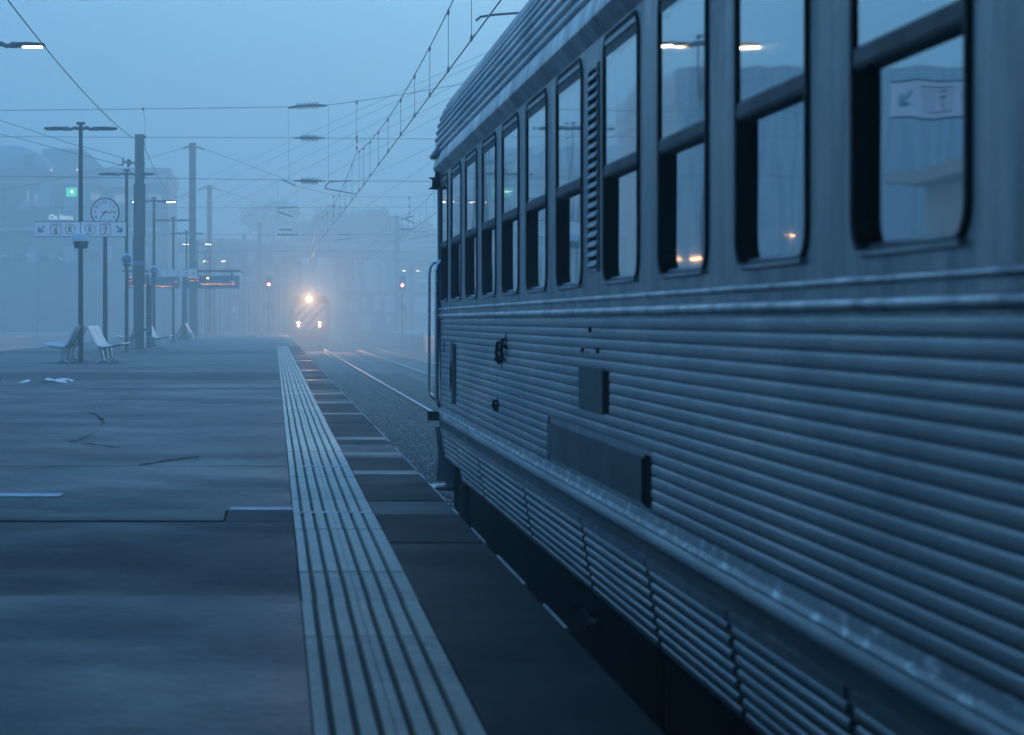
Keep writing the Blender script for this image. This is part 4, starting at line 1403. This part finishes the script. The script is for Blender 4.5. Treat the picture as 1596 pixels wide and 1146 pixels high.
# ================================================================== BUILDINGS
def facade(t, Y, items):
    """items: (name, material, px0, py0, px1, py1, depth forward, label)"""
    k = Y / F
    for it in items:
        nm, mt_, a, b, c_, d, fwd = it[:7]
        x0, x1 = (a - 428) * k, (c_ - 428) * k
        z0, z1 = EYE + (500 - d) * k, EYE + (500 - b) * k
        MB().box(x0, x1, Y - fwd, Y + (.3 if fwd < 3 else 8), z0, z1).build(nm, mt_, t)
SY = 215.0
kS = SY / F
sh = thing('shop_building', 'large dark building with pale rooftop, shop lettering and green lit panel at the far left', 'building', ((100 - 428) * kS, SY, BED))
W_ = MB().box((-260 - 428) * kS, (262 - 428) * kS, SY, SY + 20, BED, EYE + (500 - 264) * kS)
W_.build('wall', 'bld_dark', sh)
MB().box((-262 - 428) * kS, (265 - 428) * kS, SY - .5, SY + 20.2, EYE + (500 - 276) * kS, EYE + (500 - 262) * kS).build('fascia', 'bld_mid', sh)
MB().prism([((-200 - 428) * kS, EYE + 238 * kS), ((88 - 428) * kS, EYE + 238 * kS), ((60 - 428) * kS, EYE + 262 * kS), ((30 - 428) * kS, EYE + 275 * kS), ((-200 - 428) * kS, EYE + 275 * kS)], 'y', SY + 2, SY + 15).build('rooftop_volume', 'bld_pale', sh)
MB().prism([((55 - 428) * kS, EYE + 239 * kS), ((160 - 428) * kS, EYE + 239 * kS), ((120 - 428) * kS, EYE + 278 * kS), ((52 - 428) * kS, EYE + 278 * kS)], 'y', SY + 8, SY + 18).build('rooftop_volume', 'bld_mid', sh)
facade(sh, SY, [
    ('rooftop_window', 'bld_glass', 37, 240, 50.5, 259, -1.9),
    ('sign_band', 'bld_pale', 162, 273, 258, 292, .8),
    ('roof_vent', 'bld_dark', 228, 287, 264, 297, 1.4),
    ('fascia_lower', 'bld_mid', -262, 326, 262, 331, .6),
    ('floor_band', 'bld_pale', -262, 283, 160, 286.5, .45),
    ('floor_band', 'bld_pale', -262, 355, 250, 360, .7),
])
for a, b, c_, d in ((40, 296, 48, 322), (52, 300, 72, 318), (54, 304, 64, 318), (-30, 298, 0, 322), (-80, 298, -50, 322), (140, 300, 158, 316), (176, 302, 200, 318), (205, 302, 226, 318), (232, 302, 252, 318)):
    x0, x1 = (a - 428) * kS, (c_ - 428) * kS
    w_ = MB().box(x0, x1, SY - .08, SY + .1, EYE + (500 - d) * kS, EYE + (500 - b) * kS).build('window', 'bld_pale', sh)
    MB().box(x0 + .12, x1 - .12, SY - .12, SY - .081, EYE + (500 - d) * kS + .12, EYE + (500 - b) * kS - .12).build('pane', 'litwin', w_)
MB().prism([((76 - 428) * kS, EYE + 174 * kS), ((82 - 428) * kS, EYE + 210 * kS), ((92 - 428) * kS, EYE + 218 * kS), ((66 - 428) * kS, EYE + 214 * kS), ((55 - 428) * kS, EYE + 176 * kS)], 'y', SY - 1.0, SY + .1).build('slanted_panel', 'bld_pale', sh)
for cx in (109, 41, 170, 235):
    MB().prism([((cx - 8 - 428) * kS, EYE + 172 * kS), ((cx + 8 - 428) * kS, EYE + 172 * kS), ((cx + 5 - 428) * kS, EYE + 185 * kS), ((cx - 5 - 428) * kS, EYE + 185 * kS)], 'y', SY - 1.4, SY + .1).build('awning', 'bld_pale', sh)
text(MB(), 'Os linos', (96 - 428) * kS, SY - .62, EYE + (500 - 339) * kS, 8.2 * kS, .03).build('lettering', 'paleprint', sh)
MB().box((105.5 - 428) * kS, (122 - 428) * kS, SY - 1.6, SY - 1.45, EYE + 192 * kS, EYE + 206 * kS).build('green_panel', 'green', sh)
MB().lathe([(.09, 0), (.09, -.05)], ((114.5 - 428) * kS, SY - 1.61, EYE + 199.5 * kS), 'y', 12).build('panel_lamp', 'green_dot', sh)
MB().box((112 - 428) * kS, (116 - 428) * kS, SY - 1.45, SY + .1, EYE + 197 * kS, EYE + 201 * kS).build('panel_bracket', 'mast', sh)
for px, py in ((81, 266), (121, 265.3)):
    MB().lathe([(.05, 0), (.05, -.06)], ((px - 428) * kS, SY - .52, EYE + (500 - py) * kS), 'y', 10).build('facade_lamp', 'warmdot', sh)
MB().tube([P(130, 290, SY - 2), P(160, 280, SY - 2)], .16, 6, .28).build('slanted_strut', 'bld_dark', sh)
MB().tube([P(130, 315, SY - 2), P(160, 314, SY - 2)], .16, 6, .22).build('slanted_strut', 'bld_dark', sh)
# lower storey under the bridge
facade(sh, SY - 6, [('shop_floor', 'bld_mid', -240, 388, 250, 540, .3)])
for k in range(16):
    a = -60 + k * 19
    x0, x1 = (a - 428) * kS, (a + 13 - 428) * kS
    wv = MB().box(x0, x1, SY - 6.5, SY - 6.25, EYE + 88 * kS, EYE + 112 * kS - (k % 3) * .25).build('shop_window', 'bld_pale' if k % 3 == 0 else 'bld_glass', sh)
    if k % 2 == 0:
        MB().box(x0 + .1, x0 + .1 + (x1 - x0) * .5, SY - 6.56, SY - 6.51, EYE + 97 * kS, EYE + 100 * kS).build('shop_lamp', 'litwin', wv)
MB().box((103 - 428) * kS, (107.5 - 428) * kS, SY - 6.62, SY - 6.57, EYE + 92.3 * kS, EYE + 94 * kS).build('exit_lamp', 'green', sh)

# road viaduct
BY = 238.0
kB = BY / F
vd = thing('road_viaduct', 'concrete road viaduct crossing behind the tracks with a pale parapet', 'bridge', ((380 - 428) * kB, BY, BED))
def bz(py): return EYE + (500 - py) * kB
def bxx(px): return (px - 428) * kB
xs = [(-300, 365), (38, 371), (200, 375), (370, 379), (560, 387), (760, 399)]
top = [(bxx(a), bz(b)) for a, b in xs]
MB().prism(top + [(x, z_ - .9) for x, z_ in top[::-1]], 'y', BY, BY + 10).build('deck', 'conc', vd)
for (a, b), (c_, d) in zip(top[:-1], top[1:]):
    n = max(2, int((c_ - a) / 3.0))
    for i in range(n):
        t0, t1 = i / n, (i + 1) / n
        p = [(a + (c_ - a) * t0 + .02, b + (d - b) * t0), (a + (c_ - a) * t1 - .02, b + (d - b) * t1)]
        MB().prism([(p[0][0], p[0][1] + .01), (p[1][0], p[1][1] + .01), (p[1][0], p[1][1] + .42), (p[0][0], p[0][1] + .42)], 'y', BY - .12, BY + .05).build('parapet_panel', 'bld_pale', vd)
for px in (60, 190, 350, 545, 640):
    MB().prism([(bxx(px) - .5, BY + 1), (bxx(px) + .5, BY + 1), (bxx(px) + .5, BY + 8), (bxx(px) - .5, BY + 8)], 'z', BED, bz(390)).build('pier', 'conc', vd)

# wooded slope closing the view behind the viaduct
hv_, hf_ = [], []
nh = 60
for i in range(nh + 1):
    xh = -170 + 340 * i / nh
    zh = 12.5 + 2.2 * math.sin(i * .37) + 1.3 * math.sin(i * .93 + 1)
    hv_ += [(xh, 320, BED - .1), (xh, 328, zh * .6), (xh, 345, zh), (xh, 400, zh + 2)]
for i in range(nh):
    for j in range(3):
        a_ = i * 4 + j
        hf_.append((a_, a_ + 1, a_ + 5, a_ + 4))
tag(MB().add(hv_, hf_).build('hillside', 'leaf', smooth=True), kind='structure')

# station building with columns behind the platform end
AY = 225.0
kA = AY / F
st = thing('station_building', 'pale hazy low building with many thin columns left of the oncoming locomotive', 'building', ((360 - 428) * kA, AY, BED))
facade(st, AY, [('wall', 'bld_mid', 285, 447, 452, 545, 4.0), ('roof', 'bld_dark', 280, 441, 456, 447, 5.5)])
for i in range(22):
    px = 288 + i * 7.4
    MB().box((px - 428) * kA, (px + 2.2 - 428) * kA, AY - 4.7, AY - 4.1, BED, EYE + 52.9 * kA).build('column', 'bld_pale' if i % 3 else 'bld_mid', st)
for i in range(7):
    px = 300 + i * 21
    w_ = MB().box((px - 428) * kA, (px + 9 - 428) * kA, AY - 4.09, AY - 3.9, EYE + 8 * kA, EYE + 26 * kA).build('window', 'bld_glass', st)
    if i % 2:
        MB().box((px + 1 - 428) * kA, (px + 5 - 428) * kA, AY - 4.14, AY - 4.095, EYE + 12 * kA, EYE + 22 * kA).build('pane', 'litwin', w_)
ob_ = thing('office_building', 'pale hazy building with window rows under the viaduct left of the glow', 'building', ((365 - 428) * 260 / F, 260, BED))
k2 = 260 / F
facade(ob_, 260, [('wall', 'bld_mid', 300, 388, 470, 545, 3.5), ('roof_edge', 'bld_pale', 298, 386, 472, 390, 4.0)])
for r in range(2):
    for i in range(12):
        px = 306 + i * 13.4
        MB().box((px - 428) * k2, (px + 9 - 428) * k2, 260 - 3.62, 260 - 3.4, EYE + (500 - (412 + r * 22)) * k2, EYE + (500 - (397 + r * 22)) * k2).build('window', 'bld_pale' if (i + r) % 3 == 0 else 'bld_glass', ob_)
wh = thing('warehouse', 'low pale hazy warehouse right of the oncoming locomotive', 'building', ((620 - 428) * 240 / F, 240, BED))
k3 = 240 / F
facade(wh, 240, [('wall', 'bld_mid', 536, 460, 760, 540, 3.5), ('base_wall', 'bld_dark', 535, 488, 761, 540, 3.9), ('roof', 'bld_dark', 532, 455, 764, 461, 4.2)])
for i, (a, b, c_, d) in enumerate(((541, 472, 556, 486), (563, 464, 568, 487), (579, 462, 589, 484), (597, 461, 615, 486), (622, 464, 635, 486), (642, 464, 672, 486), (599, 492, 606, 504), (560, 490, 575, 515))):
    MB().box((a - 428) * k3, (c_ - 428) * k3, 240 - 4.05, 240 - 3.4, EYE + (500 - d) * k3, EYE + (500 - b) * k3).build('window' if i < 6 else 'door', 'bld_pale', wh)
ap = thing('apartment_block', 'faint pale block with balcony bands behind the right mast', 'building', ((660 - 428) * 270 / F, 270, BED))
k4 = 270 / F
facade(ap, 270, [('wall', 'bld_mid', 625, 378, 800, 540, 3.2)])
for r in range(4):
    MB().box((622 - 428) * k4, (802 - 428) * k4, 270 - 4.2, 270 - 3.19, EYE + (500 - (386 + r * 18)) * k4, EYE + (500 - (382 + r * 18)) * k4).build('balcony', 'bld_pale', ap)
    for i in range(8):
        px = 630 + i * 20
        MB().box((px - 428) * k4, (px + 11 - 428) * k4, 270 - 3.28, 270 - 3.1, EYE + (500 - (398 + r * 18)) * k4, EYE + (500 - (388 + r * 18)) * k4).build('window', 'bld_glass', ap)

# buildings left of the frame, seen mirrored in the carriage windows
rb = thing('ribbed_building', 'tall ribbed concrete building mirrored in the near carriage windows', 'building', (-30, 120, BED))
MB().box(-42, -18.6, 120, 140, BED, 14.2).build('wall', 'bld_mid', rb)
for i in range(28):
    x = -41.8 + i * .84
    MB().box(x, x + .42, 119.5, 120.0, BED, 14.0).build('facade_rib', 'bld_pale', rb)
for i in range(22):
    yv = 120.2 + i * .88
    MB().box(-18.59, -18.2, yv, yv + .42, BED, 14.0).build('facade_rib', 'bld_pale', rb)
for xl, zl in ((-19.0, 4.15), (-19.35, 4.25), (-19.75, 4.2), (-24.2, 5.4)):
    wl = MB().box(xl - .1, xl + .1, 119.3, 119.49, zl - .05, zl + .05).build('wall_lamp', 'warmlamp', rb)
shl = thing('platform_shelter', 'pale walled shelter on the far left platform mirrored in the nearest carriage window', 'shelter', (-20, 60, 0))
MB().box(-23.4, -17.6, 48, 72, 0, 5.2).build('wall', 'bld_mid', shl)
MB().box(-23.5, -17.52, 47.9, 72.1, 0, 1.1).build('plinth', 'bld_dark', shl)
MB().box(-23.8, -16.9, 47.5, 72.5, 5.2, 5.6).build('roof', 'bld_mid', shl)
for i in range(6):
    MB().box(-17.61, -17.5, 49 + i * 3.9, 51.6 + i * 3.9, 1.3, 2.6).build('window', 'bld_glass', shl)

# unseen platform roof, added to shade the near carriage and paving
cn = thing('shade_canopy', 'unseen flat roof on columns over the viewpoint, added to shade the near carriage', 'canopy', (-4, -7, 0))
MB().box(-8.6, .75, -14, 8.9, 3.9, 4.15).build('roof_slab', 'bld_mid', cn)
MB().box(-8.7, .85, 8.85, 9.05, 3.8, 4.25).build('fascia', 'galv', cn)
for yv in (-12, -7, -2, 3, 8):
    MB().tube([(-4.6, yv, 0), (-4.6, yv, 3.9)], .12, 12).build('column', 'mast', cn, True)
    MB().box(-8.3, .5, yv - .1, yv + .1, 3.65, 3.9).build('beam', 'mast', cn)

# ================================================================== TREES
def tree(px, py, rx, rz, Y, label, seed, n=2600):
    r_ = np.random.default_rng(seed)
    k = Y / F
    x, zc = (px - 428) * k, EYE + (500 - py) * k
    t = thing('tree', label, 'tree', (x, Y, BED), 'hazy trees behind the viaduct')
    tr = MB().tube([(x, Y, BED), (x + .2, Y, zc * .4), (x, Y, zc * .8)], .45, 9, .2)
    for q in range(7):
        a = r_.uniform(0, 2 * PI)
        tr.tube([(x, Y, zc * r_.uniform(.35, .7)), (x + math.cos(a) * rx * .4, Y + math.sin(a) * rx * .4, zc), (x + math.cos(a) * rx * .7, Y + math.sin(a) * rx * .7, zc + rz * r_.uniform(.1, .6))], .16, 6, .04)
    tr.build('trunk', 'bark', t)
    cl = []
    for q in range(46):
        d = r_.normal(size=3); d /= np.linalg.norm(d)
        d *= r_.uniform(.3, 1.0) ** .5
        cl.append(((d[0] * rx, d[1] * rx, d[2] * rz), r_.uniform(.16, .34) * min(rx, rz)))
    vs_, fs_ = [], []
    for q in range(n):
        c_, s = cl[r_.integers(len(cl))]
        p = np.array(c_) + r_.normal(size=3) * s * .6
        u, w = r_.normal(size=3), r_.normal(size=3)
        u /= np.linalg.norm(u); w -= u * np.dot(u, w); w /= np.linalg.norm(w)
        h = r_.uniform(.14, .34)
        p = p + np.array((x, Y, zc))
        b = len(vs_)
        vs_ += [tuple(p - u * h), tuple(p + w * h * .6), tuple(p + u * h), tuple(p - w * h * .6)]
        fs_.append((b, b + 1, b + 2, b + 3))
    m_ = MB(); m_.v, m_.f = vs_, fs_
    m_.build('crown', 'leaf', t)
tree(527, 362, 4.2, 3.0, 285, 'broad hazy tree above the oncoming locomotive', 3, 4200)
tree(488, 372, 2.6, 2.2, 290, 'smaller hazy tree on the left side of the broad one', 4)
tree(563, 366, 2.6, 2.6, 283, 'hazy tree on the right side of the broad one', 8)
tree(590, 350, 1.5, 2.2, 275, 'slim pointed hazy tree left of the right mast', 5, 1800)
tree(606, 366, 1.8, 1.8, 272, 'low hazy tree just left of the right mast', 6, 1800)
tree(655, 372, 4.0, 2.0, 310, 'low hazy tree beside the carriage end', 9)
tree(430, 345, 5, 3.0, 330, 'faintest tree in the haze above the viaduct', 10)

# ================================================================== HAZE
hm = bpy.data.materials.new('morning fog')
hm.use_nodes = True
hn = hm.node_tree
hn.nodes.clear()
ho = hn.nodes.new('ShaderNodeOutputMaterial')
hv = hn.nodes.new('ShaderNodeVolumePrincipled')
hv.inputs['Color'].default_value = (.78, .97, .985, 1)
hv.inputs['Density'].default_value = 0.0069
hv.inputs['Anisotropy'].default_value = 0.5
hn.links.new(hv.outputs[0], ho.inputs['Volume'])
hb = MB().box(-620, 620, -120, 900, -3.4, 44)
ho_ = hb.build('haze', None)
ho_.data.materials.append(hm)
tag(ho_, 'pale blue morning fog filling the station', 'fog', kind='stuff')
